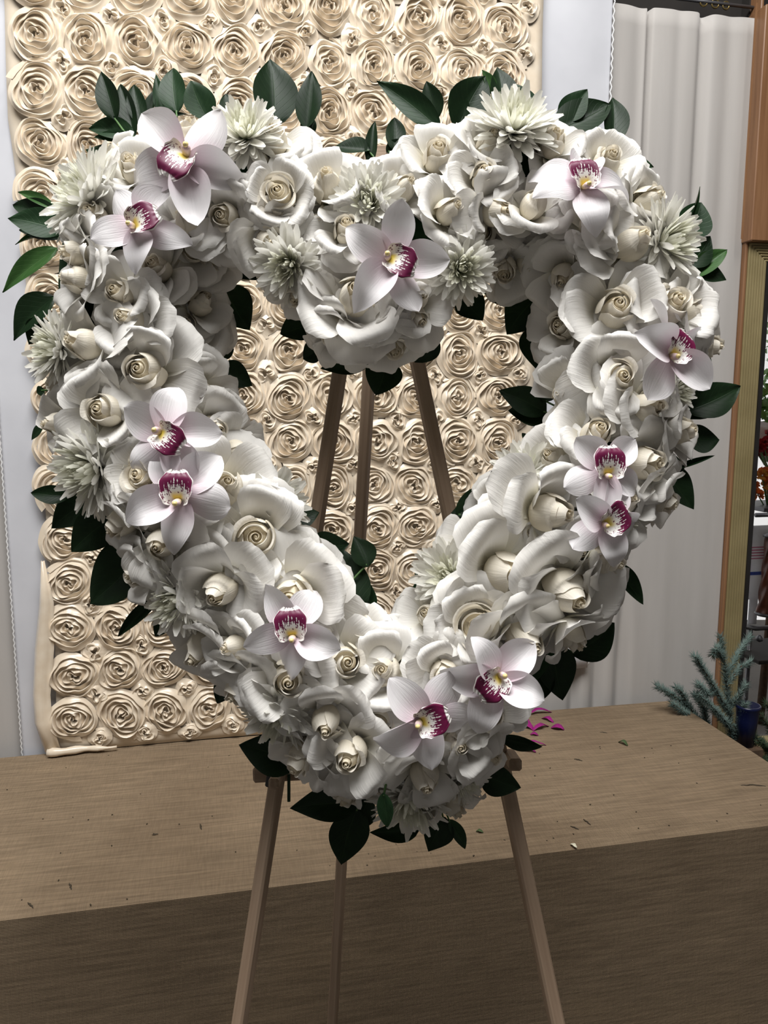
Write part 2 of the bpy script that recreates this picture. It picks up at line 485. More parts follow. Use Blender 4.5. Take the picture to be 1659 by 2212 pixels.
wpart('inner_edge', s_b0, s_b1, Z_SILL, z_ft - 0.045, -0.12, -0.024, M['black_trim'])
wpart('inner_edge', s_b1, s_g0 + 0.75, z_ft - 0.053, z_ft - 0.045, -0.12, -0.024, M['black_trim'])
wpart('inner_bead', s_b1, s_o, Z_SILL, z_ft - 0.053, -0.12, -0.06, M['gilt'])
gm, gnt, gb = new_mat('window_glass')
gb.inputs['Transmission Weight'].default_value = 1.0; gb.inputs['Roughness'].default_value = 0.0; gb.inputs['IOR'].default_value = 1.05
wpart('pane', s_o - 0.004, s_g0 + 0.75, Z_SILL, z_ft - 0.05, -0.112, -0.108, gm)
wall_box('wall_under_window', S_POST0, s_g0 + 0.75, 0.0, Z_SILL - 0.05, -0.16, -0.10, M['dark_wall'], kind='structure')

# display bench under burlap
def on_bench(px, py): return hit(px, py, (0, 0, BENCH_Z), Vector((0, 0, 1)))
bf0, bf1 = on_bench(0, 1985), on_bench(1659, 1780)
bb1 = on_bench(1460, 1515)
bd = (bf1 - bf0).normalized()                      # along the front edge
bn = Vector((bd.y, -bd.x, 0))                      # towards the room
o_front = (bf0 - bb1).dot(bn)
s_end = (bb1 - bf0).dot(bd)
BL, BR = -1.1, s_end
bench = tag(bpy.data.objects.new('display_bench', None), 'long low display bench covered in brown burlap behind the easel', 'bench')
COL.objects.link(bench)
bc = bf0 + bd * ((BL + BR) / 2); bc.z = 0
bench.matrix_world = Matrix.Translation(bc) @ Matrix((bd, -bn, Vector((0,0,1)))).transposed().to_4x4()
LB = BR - BL; DB = o_front + 0.008
# cloth top with a soft rounded front edge, sagging very slightly, and the hanging front
def sheet(fn, nu, nv): return [fn(i/(nu-1), j/(nv-1)) for j in range(nv) for i in range(nu)], grid_faces(nu, nv)
rr = random.Random(3)
ph_ = [rr.uniform(0, 6) for _ in range(8)]
def top_fn(u, v):
    x = (u-.5)*LB; y = v*DB
    z = BENCH_Z + 0.0012*math.sin(7*x+ph_[0])*math.sin(9*y+ph_[1])
    if v < 0.03: z = BENCH_Z - 0.004*(1 - v/0.03)**2
    return (x, y, z)
v_, f_ = sheet(top_fn, 60, 40)
obj('cloth_top', mesh('cloth_top', v_, f_, M['burlap']), bench)
def front_fn(u, v):
    x = (u-.5)*LB; z = (1-v)*(BENCH_Z-0.0035) + v*0.01
    y = -0.0005 - 0.006*v*(1+math.sin(5*x+ph_[2])) - 0.003*v*math.sin(13*x+ph_[3])
    return (x, y, z)
v_, f_ = sheet(front_fn, 80, 24)
obj('cloth_front', mesh('cloth_front', v_, [q[::-1] for q in f_], M['burlap']), bench)
b_ = MB(); b_.box((0, DB/2, (BENCH_Z-0.006)/2), LB-0.002, DB-0.002, BENCH_Z-0.006); b_.build('bench_body', M['burlap'], bench)

# curtains -------------------------------------------------------------
def folds(seed, n, amp, pitch):
    q = random.Random(seed)
    w = [(q.uniform(.6, 1.6)*2*math.pi/pitch, q.uniform(0, 6.28), q.uniform(.4, 1)) for _ in range(n)]
    tot = sum(a for _, _, a in w)
    return lambda s, z: amp*sum(a*math.sin(k*s + p + 0.25*math.sin(1.7*z+p)) for k, p, a in w)/tot

def curtain(name, s0, s1, z0, z1, o, fold, mat, label, dart=(), nu=120, nv=30, hem=False, topfn=None):
    root = tag(bpy.data.objects.new(name, None), label, 'curtain'); COL.objects.link(root)
    base = wall((s0+s1)/2, z0, o)
    root.matrix_world = Matrix.Translation(base) @ WQ.to_4x4()
    sm = (s0+s1)/2
    vs = []
    for j in range(nv):
        v = j/(nv-1)
        for i in range(nu):
            u = i/(nu-1); s = s0+(s1-s0)*u
            zt = z1 if topfn is None else topfn(s)
            z = z0+(zt-z0)*v
            d = fold(s, z)
            for (sc, zl, wdt, dep) in dart:      # pinched pleats
                k = max(0.0, min(1.0, (z - zl)/0.25)) if zl > 0 else max(0.0, min(1.0, (-zl - z)/0.25))
                d -= dep*k*math.exp(-((s-sc)/wdt)**2)
            vs.append((s-sm, z-z0, d))
    cl = obj('cloth', mesh('cloth', vs, grid_faces(nu, nv), mat), root)
    md = cl.modifiers.new('thickness', 'SOLIDIFY'); md.thickness = 0.0012
    return root, sm, z0
zc0 = BENCH_Z - 0.02
s1320 = to_wall(1322, 150, -0.02)[0]
# muslin curtain, far right, with pinched pleats near the top and hanging folds low down
dts = [(to_wall(1406, 200, -.03)[0], 1.35, 0.0035, 0.030), (to_wall(1375, 200, -.03)[0], 1.3, 0.022, 0.004), (to_wall(1402, 200, -.03)[0]-.012, 1.3, 0.02, 0.008),
       (to_wall(1525, 200, -.03)[0], 1.75, 0.013, 0.024), (to_wall(1470, 200, -.03)[0], 1.5, 0.016, 0.004), (to_wall(1580, 200, -.03)[0], 1.6, 0.02, 0.005),
       (to_wall(1352, 1400, -.03)[0], -1.10, 0.016, 0.028), (to_wall(1300, 1400, -.03)[0], -1.08, 0.016, 0.022), (to_wall(1250, 1400, -.03)[0], -1.08, 0.014, 0.02)]
s_mus0 = to_wall(1090, 1300, -.03)[0]
curtain('muslin_curtain', s_mus0, S_CUR_R, 0.15, Z_CUR_T, -0.044, folds(5, 3, 0.0012, 0.25), M['muslin'],
        'cream muslin curtain with pinched pleats hanging beside the timber trim', dts, nu=220, nv=60)
# white satin strip right of the rosette cloth, with overlocked edge
rt, sm_, z_ = curtain('satin_curtain', to_wall(1130, 150, -.02)[0], s1320, BENCH_Z+.10, Z_CUR_T+0.03, -0.025, folds(9, 3, 0.004, 0.3), M['white_satin'],
        'glossy white satin strip with stitched edge right of the rosette cloth', nu=60, nv=50)
def stitched_edge(root, sl, z0, z1, o, parent_s, pz, n):
    b2 = MB()
    pts = []
    for k in range(n):
        z = z0+(z1-z0)*k/(n-1)
        pts.append(Vector((sl - parent_s + (0.0016 if k % 2 else -0.0012), z - pz, o + (0.002 if k % 2 else 0.0))))
    b2.tube(pts, 0.0016, 5)
    return b2.build('stitched_edge', M['stitch'], root, True)
f9 = folds(9, 3, 0.006, 0.3)
stitched_edge(rt, s1320-.002, z_+.01, Z_CUR_T+.03, 0.006, sm_, z_, 160)
# left satin curtain and muslin behind it
s_l_in = to_wall(60, 1600, -.02)[0]
rl, sm2, z2 = curtain('satin_curtain', to_wall(2, 1000, -.02)[0], S_FAB_L+0.16, 0.4, 3.0, -0.027, folds(12, 3, 0.004, 0.25), M['white_satin'],
        'glossy white satin curtain showing along the left edge of the rosette cloth', nu=60, nv=60)
stitched_edge(rl, to_wall(2, 1000, -.02)[0]+.001, BENCH_Z-.01, 2.2, 0.006, sm2, z2, 220)
curtain('muslin_curtain', S_FAB_L-0.75, to_wall(2, 1000, -.02)[0]+.07, 0.4, 3.0, -0.05, folds(15, 3, 0.008, 0.2), M['muslin'],
        'cream muslin curtain at the far left, behind the satin curtain', nu=90, nv=30)

# rosette cloth ---------------------------------------------------------
ROS_O = 0.0
def rosette_mesh(name, rad, turns, hgt, seed):
    q = random.Random(seed)
    ph = [q.uniform(0, 6.28) for _ in range(10)]
    n = int(44*turns)
    pitch = rad/turns
    sec = [(0.0, 0.0), (0.03, 0.6), (0.13, 1.0), (0.20, 1.0), (0.32, 0.66), (0.62, 0.30), (1.06, 0.06)]
    vs = []
    poly = q.choice([3.2, 4.1, 4.6, 5.3])
    def tri(x):
        x = (x/(2*math.pi)) % 1.0
        return 1-4*abs(x-.5)
    for i in range(n+1):
        t = i/n
        a = 2*math.pi*turns*t
        r = pitch*0.12 + (rad-pitch*1.12)*t
        wob = 1 + 0.115*tri(poly*a + ph[0]) * (1-.6*t) + 0.06*math.sin(2*a+ph[1]+3*t) + 0.012*math.sin(9*a+ph[2]+9*t)
        h = hgt*(0.70 + 0.30*math.sin(math.pi*min(1, 0.30+0.75*t))) * (1+0.24*math.sin(2.7*a+ph[3]) + 0.14*math.sin(5.9*a+ph[4]))
        if t > .88: h *= 1 - 0.6*(t-.88)/.12
        lean = 0.34*math.sin(1.9*a+ph[5]) + 0.18*math.sin(4.3*a+ph[6])
        ca, sa_ = math.cos(a), math.sin(a)
        for k, (dr, dz) in enumerate(sec):
            rr_ = max(0.0002, r*wob + pitch*(dr + lean*dz) * (1+.1*math.sin(3*a+ph[7])))
            zz = h*dz + (0.00035*math.sin(15*a + k*1.3 + ph[8]) if 3 < k else 0)
            vs.append((rr_*ca, rr_*sa_, zz))
    return mesh(name, vs, grid_faces(len(sec), n+1), M['satin'])
pitch_s = (to_wall(510, 130)[0]-to_wall(75, 75)[0])/4
z_a, z_b = to_wall(75, 75)[1], to_wall(107, 310)[1]
pitch_z = (z_a-z_b)/2
s_org, z_org = to_wall(75, 75)[0], z_a
RB = min(pitch_s, pitch_z)*0.61
RS = RB*0.52
big = [rosette_mesh('rosette', RB, q, 0.0125, 20+k) for k, q in enumerate((5, 5.5, 6, 5.2, 5.8, 6.3, 5.4, 6.0))]
small = [rosette_mesh('small_rosette', RS, q, 0.0095, 60+k) for k, q in enumerate((2.2, 2.5, 2.0, 2.6, 2.3))]
edge_pts = [(5, 0), (12, 250), (45, 480), (52, 640), (72, 740), (85, 950), (98, 1150), (112, 1300), (118, 1450), (120, 1600)]
ez = [to_wall(x, y) for x, y in edge_pts]
def s_left(z):
    zs = [e[1] for e in ez][::-1]; ss = [e[0] for e in ez][::-1]
    return float(np.interp(z, zs, ss))
Z_TOP = 2.75
cloth = tag(bpy.data.objects.new('rosette_cloth', None), 'champagne satin cloth covered in sewn rosettes hanging behind the wreath', 'backdrop cloth')
COL.objects.link(cloth)
cl0 = wall(0, BENCH_Z, ROS_O)
cloth.matrix_world = Matrix.Translation(cl0) @ WQ.to_4x4()
def back_fn(u, v):
    z = BENCH_Z + 0.003 + (Z_TOP-BENCH_Z)*v
    sl = s_left(z)
    s = sl + (S_FAB_R + 0.004 - sl)*u
    o = -0.006 + 0.0035*math.sin(9*s+3*z) + 0.002*math.sin(23*z+5*s)
    if u < .04: o -= 0.008*(1-u/.04)
    return (s, z-BENCH_Z, o)
v_, f_ = sheet(back_fn, 70, 100)
bk = obj('backing', mesh('backing', v_, f_, M['satin']), cloth)
bk.modifiers.new('thickness', 'SOLIDIFY').thickness = 0.0015
q = random.Random(11)
def place_ros(me, nm, s, z, rad):
    o = obj(nm, me, cloth)
    o.location = (s, z-BENCH_Z, -0.002 + 0.0035*math.sin(9*s+3*z) + 0.002*math.sin(23*z+5*s))
    k = q.uniform(.94, 1.05)
    o.rotation_euler = (0, 0, q.uniform(0, 6.28))
    o.scale = (k*q.uniform(.96, 1.04), k, q.uniform(.85, 1.2))
    over = (s+rad-S_FAB_R-.004)/rad
    if over > 0: o.rotation_euler = (0, 0, 0); o.scale = (k*max(.55, 1-over*.55), k, 1); o.location.x -= over*rad*.45
    fit = (z-BENCH_Z-.004)/(rad*1.1)
    if fit < 1: o.rotation_euler = (0, 0, 0); o.scale = (k, k*fit, 1)      # gathered up where the cloth meets the bench
for row in range(-3, 20):
    for c in range(-2, 14):
        s = s_org + c*pitch_s + q.uniform(-.004, .004); z = z_org - row*pitch_z + q.uniform(-.004, .004)
        if BENCH_Z + RB*0.40 < z < Z_TOP-RB and s_left(z)+RB*0.42 < s < S_FAB_R-RB*0.25:
            place_ros(big[q.randrange(8)], 'rosette', s, z, RB)
        s2, z2_ = s+pitch_s*(.5+q.uniform(-.04, .04)), z+pitch_z*(.5+q.uniform(-.04, .04))
        if BENCH_Z + RS*.8 < z2_ < Z_TOP-RS and s_left(z2_)+RS*.6 < s2 < S_FAB_R-RS*.5:
            place_ros(small[q.randrange(5)], 'small_rosette', s2, z2_, RS)
# plain selvage turned forward at the lower left
sv = [(112, 1210, 92), (105, 1300, 88), (96, 1400, 78), (88, 1500, 74), (92, 1560, 78), (112, 1622, 100)]
vs = []
for row_, (xi, y, xo) in enumerate(sv):
    for k in range(7):
        u = k/6
        x = xo + (xi + 22 - xo)*u*(.12 if row_ == 0 else .75 if row_ == 1 else 1)
        s, z = to_wall(x, y)
        vs.append((s, max(z, BENCH_Z+.004)-BENCH_Z, 0.004 + 0.010*math.sin(math.pi*min(1, u*1.25))))
so = obj('selvage', mesh('selvage', vs, grid_faces(7, len(sv)), M['satin']), cloth)
so.modifiers.new('thickness', 'SOLIDIFY').thickness = 0.002
b_ = MB(); pts = []
for t in np.linspace(0, 1, 16):
    x = 104 + 150*t; y = 1636 - 16*t
    p = on_bench(x, y); s_ = (p - W0).dot(WX); o_ = (p - W0).dot(WN)
    pts.append((s_, 0.0115, 0.012 + 0.003*math.sin(9*t)))
b_.tube(pts, [0.0095*(1-.75*(k/15)**2) + 0.0012*math.sin(k*1.3) for k in range(16)], 8)
b_.build('hem_roll', M['satin'], cloth, True)

# ------------------------------------------------------------------ flower wreath
CL_PX = [(800, 610), (700, 490), (590, 420), (460, 388), (335, 410), (240, 500), (215, 620), (232, 760), (275, 900), (330, 1020), (400, 1140), (480, 1260),
         (570, 1370), (670, 1470), (770, 1545), (862, 1585), (940, 1560), (1025, 1490), (1115, 1390), (1195, 1280), (1258, 1160), (1312, 1040), (1352, 910),
         (1372, 780), (1370, 650), (1338, 530), (1260, 432), (1150, 388), (1030, 405), (915, 480)]
_c = np.array(CL_PX, float)
_loop = np.vstack([_c[-1:], _c, _c[:2]])
def loop_px(t):                                    # closed Catmull-Rom, t in 0..1
    n = len(_c); x = (t % 1.0)*n; i = int(x); f = x-i
    p = [_c[(i+k-1) % n] for k in range(4)]
    return 0.5*(2*p[1]+(p[2]-p[0])*f+(2*p[0]-5*p[1]+4*p[2]-p[3])*f*f+(3*p[1]-p[0]-3*p[2]+p[3])*f**3)
CLS = np.array([loop_px(k/400) for k in range(400)])
FOAM_R = 0.036
pts3 = [on_heart(*CLS[k]) for k in range(0, 400, 4)]
b_ = MB()
n_ = 14
o_ = 0
for i, p in enumerate(pts3):
    t = (pts3[(i+1) % len(pts3)] - pts3[i-1]).normalized()
    x = HN.cross(t).normalized()
    for k in range(n_):
        a = 2*math.pi*k/n_
        zz = math.sin(a)*FOAM_R
        if zz < 0: zz *= 0.7
        b_.v.append(tuple(p + x*(math.cos(a)*FOAM_R) + HN*zz - H0))
L_ = len(pts3)
for i in range(L_):
    for k in range(n_):
        b_.f.append((i*n_+k, i*n_+(k+1) % n_, ((i+1) % L_)*n_+(k+1) % n_, ((i+1) % L_)*n_+k))
foam = b_.build('foam_heart', M['foam'], None, True, H0)
tag(foam, 'heart-shaped dark green foam ring that the white flowers are pushed into', 'foam ring')

def nearest_cl(px, py):
    d = np.hypot(CLS[:, 0]-px, CLS[:, 1]-py); i = int(np.argmin(d))
    return CLS[i], d[i], i/400

HEAD_R = 0.064
def seat(px, py, head=HEAD_R, face=None, spread=1.0, jit=0.0, rnd=R):
    """3-D place of a flower head seen at (px,py) and the direction it faces"""
    c, d, t = nearest_cl(px, py)
    off = np.array([px, py])-c
    k = min(0.97, (d/PXM)/head*0.92)
    h = head*math.sqrt(max(0.0, 1-k*k))
    p = on_heart(px, py, h)
    C = on_heart(*c)
    if face is None:
        u = off/(np.hypot(*off)+1e-6)
        s = k*spread
        ax = HN*math.sqrt(max(0.02, 1-s*s)) + HX*(u[0]*s) - HV*(u[1]*s)
    else:
        fx, fy = face
        m_ = math.hypot(fx, fy)
        if m_ > .98: fx, fy = fx*.98/m_, fy*.98/m_
        ax = HN*math.sqrt(max(0.03, 1-fx*fx-fy*fy)) + HX*fx - HV*fy
    if jit: ax = ax + Vector((rnd.uniform(-jit, jit), rnd.uniform(-jit, jit), rnd.uniform(-jit, jit)))
    return p, ax.normalized(), C

def frame(z, ref=HV, roll=0.0):
    z = z.normalized()
    y = ref - z*ref.dot(z)
    if y.length < 1e-3: y = HX - z*HX.dot(z)
    y.normalize()
    x = y.cross(z)
    m = Matrix((x, y, z)).transposed()
    return m @ Matrix.Rotation(roll, 3, 'Z')

# ---- rose prototypes (units: metres, axis +Z, petals spring from the origin)
def rose_petal(prof, th0, half, nu=15, nv=14, tip=0.0, rnd_=0.25, spiral=0.0, fold=0.0, wave=0.0, lip=0.0, seed=0, notch=0.0, lean=0.0):
    q = random.Random(seed); ph = [q.uniform(0, 6.28) for _ in range(6)]
    u = np.linspace(-1, 1, nu); v = np.linspace(0, 1, nv)
    U, V = np.meshgrid(u, v)
    au = np.abs(U)
    vtop = 1-rnd_*au**2.4 + tip*np.clip(1-au*2.2, 0, 1)**1.3
    VE = np.clip(V*vtop, 0, 1)
    P = crom(prof, VE)*0.01
    r, z = P[..., 0], P[..., 1]
    wid = half*(0.42+0.58*np.clip(VE*2.2, 0, 1)**0.8)
    ang = th0 + U*wid
    r = r + spiral*0.01*U*(0.35+0.65*VE)
    r = r + lip*0.01*au**3*VE**2
    z = z - fold*0.01*(au**1.7)*VE**1.5
    r = r*(1+wave*np.sin(3.1*U+ph[0])*VE**2) + 0.01*wave*0.8*np.sin(5.3*U+ph[1])*VE**3
    z = z + 0.01*wave*1.6*np.sin(2.6*U+ph[2])*VE**2 + 0.01*wave*.7*np.sin(6.2*U+ph[3]+2*VE)*VE**3
    r = np.maximum(r, 0.0008)
    X = r*np.cos(ang) + lean*0.01*VE*math.cos(th0); Y = r*np.sin(ang) + lean*0.01*VE*math.sin(th0)
    vs = np.stack([X, Y, z], -1).reshape(-1, 3)
    uv = np.stack([(U+1)/2, VE], -1).reshape(-1, 2)
    return vs, grid_faces(nu, nv), uv

def guard_petal(prof, th0, wid, nu=17, nv=16, cup=0.5, fold=0.5, curl=0.3, point=0.1, skew=0.0, wave=0.1, seed=0):
    """a broad blade: prof gives its mid-line (r, z) in cm in the radial plane th0, wid its full width in cm"""
    q = random.Random(seed); ph = [q.uniform(0, 6.28) for _ in range(8)]
    U, V = np.meshgrid(np.linspace(-1, 1, nu), np.linspace(0, 1, nv))
    au = np.abs(U)
    rim = 1 - 0.30*au**2.2 + point*np.clip(1-au*1.7, 0, 1)**1.5 + 0.02*np.sin(7*U+ph[0]) + 0.015*np.sin(17*U+ph[6])
    VE = V*rim
    P = crom(prof, np.clip(VE, 0, 1)); P2 = crom(prof, np.clip(VE+.01, 0, 1)); P1 = crom(prof, np.clip(VE-.01, 0, 1))
    ext = np.clip(VE-1, 0, 1)
    T = P2-P1; T = T/np.maximum(np.linalg.norm(T, axis=-1, keepdims=True), 1e-9)
    P = P + T*ext[..., None]*3.0
    n = np.stack([-T[..., 1], T[..., 0]], -1)               # towards the bud / upward
    w = wid/2*(0.26+0.74*np.clip(VE*1.75, 0, 1)**0.85)
    x = U*w*(1+skew*0.15*V*U)
    off = cup*au**2*w*np.clip(1-VE, 0, 1)**1.1 - fold*(au**2)*VE**2*w*0.45
    off = off + 0.25*wave*w*(np.sin(2.3*U+ph[1]+2*VE)+0.6*np.sin(4.7*U+ph[2]))*VE**2
    edge = np.clip((np.maximum(au**1.3*np.clip(VE*1.6, 0, 1), V)-.82)/.18, 0, 1)
    amp = 0.55+0.45*np.sin(1.9*U+ph[3])
    off = off - curl*edge**2*amp*0.55 + 0.07*edge*np.sin(8.5*U+ph[4]) + 0.05*edge*np.sin(15*U+ph[5])
    r = P[..., 0]+n[..., 0]*off; z = P[..., 1]+n[..., 1]*off
    x = x*(1-0.10*curl*edge**2)
    ca, sa_ = math.cos(th0), math.sin(th0)
    X = r*ca - x*sa_; Y = r*sa_ + x*ca
    vs = np.stack([X, Y, z], -1).reshape(-1, 3)*0.01
    uv = np.stack([(U+1)/2, np.clip(VE, 0, 1)], -1).reshape(-1, 2)
    return vs, grid_faces(nu, nv), uv

def rose_proto(stage, seed):
    """list of (part name, mesh) for a rose"""
    q = random.Random(seed)
    parts = []
    # tight spiral heart, one piece: petals too fine to pick apart
    V, F, T = [], [], []
    nb = {'bud': 5, 'half': 6, 'open': 8}[stage]
    grow = {'bud': 0.085, 'half': 0.095, 'open': 0.115}[stage]
    r0 = 0.07
    for k in range(nb):
        rk = r0 + grow*k
        ht = 4.30 - 0.022*k*k - q.uniform(0, .05)
        prof = [(0.2, 1.0), (rk*1.3+.35, 2.0), (rk*1.3+.22, 3.1), (rk*1.12+.04, ht-.35), (rk, ht-.05), (rk*1.05+.02, ht)]
        vs, fs, uv = rose_petal(prof, k*2.4+q.uniform(-.2, .2), 2.0, nu=19, nv=9, rnd_=0.10, spiral=grow*1.3, wave=0.02, lip=0.02, seed=q.randrange(999))
        F += [tuple(i+len(V) for i in f) for f in fs]; V += vs.tolist(); T += uv.tolist()
    o = len(V); V += [(.0035*math.cos(a)*(1-.8*j), .0035*math.sin(a)*(1-.8*j), .030+.0115*j) for j in (0, 1) for a in [2*math.pi*i/10 for i in range(10)]]; T += [(0, .85)]*20
    F += grid_faces(10, 2, True, o) + [tuple(o+10+i for i in range(10))]
    parts.append(('bud_heart', mesh('bud_heart', V, F, M['rose_core'], uvs=T)))
    rt_ = r0+grow*nb                                   # mouth radius
    nw = {'bud': 4, 'half': 5, 'open': 7}[stage]
    th = q.uniform(0, 6.28)
    for k in range(nw):
        f = k/(nw-1)
        rm = 1.08 + 0.11*k + (0.05*k if stage == 'open' else 0)                         # belly
        top = rt_ + {'bud': .10, 'half': .16, 'open': .24}[stage]*(k+.4) + q.uniform(-.04, .05)
        ht = 4.22 - {'bud': .24, 'half': .20, 'open': .24}[stage]*k + q.uniform(-.05, .05)
        fl = {'bud': .05, 'half': .14, 'open': .26}[stage]*(.4+f) + (q.uniform(.1, .4) if k == nw-1 and stage != 'bud' else 0)
        prof = [(0.35, 0.0), (rm*.95, 0.8), (rm*1.12, 1.75), (rm*.98, 2.7), (top*.55+rm*.42, ht-.6), (top, ht-.12), (top+fl, ht+.02-fl*.15)]
        vs, fs, uv = rose_petal(prof, th, 1.22+q.uniform(-.12, .18), nu=19, nv=15, tip=0.10, rnd_=0.42+.08*f+q.uniform(-.08, .1), spiral=0.20, wave=0.02, lip=0.14+.16*f, fold=0.1, seed=q.randrange(9999))
        parts.append(('petal', mesh('petal', vs, fs, M['rose_wrap'], uvs=uv)))
        th += 2.2+q.uniform(-.3, .3)
    # guard petals: broad blades opened out, rims rolled back
    layers = {'bud': [(2, .62), (3, .34), (2, .05)], 'half': [(2, .66), (3, .36), (3, .06)], 'open': [(4, .70), (4, .42), (3, .10)]}[stage]
    for li, (n, up) in enumerate(layers):
        t0 = q.uniform(0, 6.28)
        for k in range(n):
            e = max(-.05, up + q.uniform(-.16, .16)); L = q.uniform(.9, 1.12)
            g = 1.12 - .62*e                              # outward reach
            prof = [(0.3, -0.1), (1.35+.1*li, 0.15+.65*e), (1.55+.95*L*g, 0.55+1.75*e), (1.6+1.85*L*g, 0.85+2.75*e), (1.65+2.75*L*g, 0.95+3.25*e), (1.7+3.45*L*g, 0.70+3.25*e-q.uniform(0, .35))]
            vs, fs, uv = guard_petal(prof, t0+2*math.pi*k/n+q.uniform(-.3, .3), q.uniform(4.9, 6.1)*(.82 if e > .6 else 1), cup=q.uniform(.4, .75)*(1+.5*e), fold=q.uniform(-.05, .32), curl=q.choice([0, .12, .25, .4, .6]), point=q.uniform(.04, .22),
                                     skew=q.uniform(-1, 1), wave=q.uniform(.08, .24), seed=q.randrange(9999))
            parts.append(('petal', mesh('petal', vs, fs, M['rose_guard'], uvs=uv)))
    b2 = MB()
    b2.tube([(0, 0, -0.045), (0, 0, -0.006), (0, 0, 0.0), (0, 0, 0.006), (0, 0, .009)], [0.0028, 0.0028, 0.006, 0.0075, 0.003], 8)
    parts.append(('stem', b2.mesh('stem', M['stem'], True)))
    return parts

PROTO = {'bud': [rose_proto('bud', 100+k) for k in range(6)], 'half': [rose_proto('half', 200+k) for k in range(8)], 'open': [rose_proto('open', 300+k) for k in range(4)]}
OUT_R = {'bud': 0.041, 'half': 0.043, 'open': 0.043}
STATE = {'bud': 'furled', 'half': 'half-open', 'open': 'wide-open'}

SWAP = {(745, 762): 3, (716, 722): 2, (1108, 1238): 2, (1238, 1290): 1, (768, 630): 1}
FLOWERS = []            # (px, py, kind, object)
def plant_rose(px, py, rpx, stage, face=None, roll=None, deep=False):
    p, ax, C = seat(px, py, head=0.048 if deep else 0.071, face=face, jit=0.05)
    sc = (rpx/2480.0)/OUT_R[stage]
    sc = max(0.72, min(1.45, sc))
    root = bpy.data.objects.new('rose', None); COL.objects.link(root)
    org = p - ax*(0.030*sc)
    root.matrix_world = Matrix.Translation(org) @ frame(ax, roll=roll if roll is not None else R.uniform(0, 6.28)).to_4x4() @ Matrix.Scale(sc, 4)
    pr = PROTO[stage][(R.randrange(len(PROTO[stage])) + SWAP.get((px, py), 0)) % len(PROTO[stage])]
    for nm, me in pr:
        o = bpy.data.objects.new(nm, me); COL.objects.link(o); o.parent = root
    FLOWERS.append((px, py, stage, root, ax))
    return root

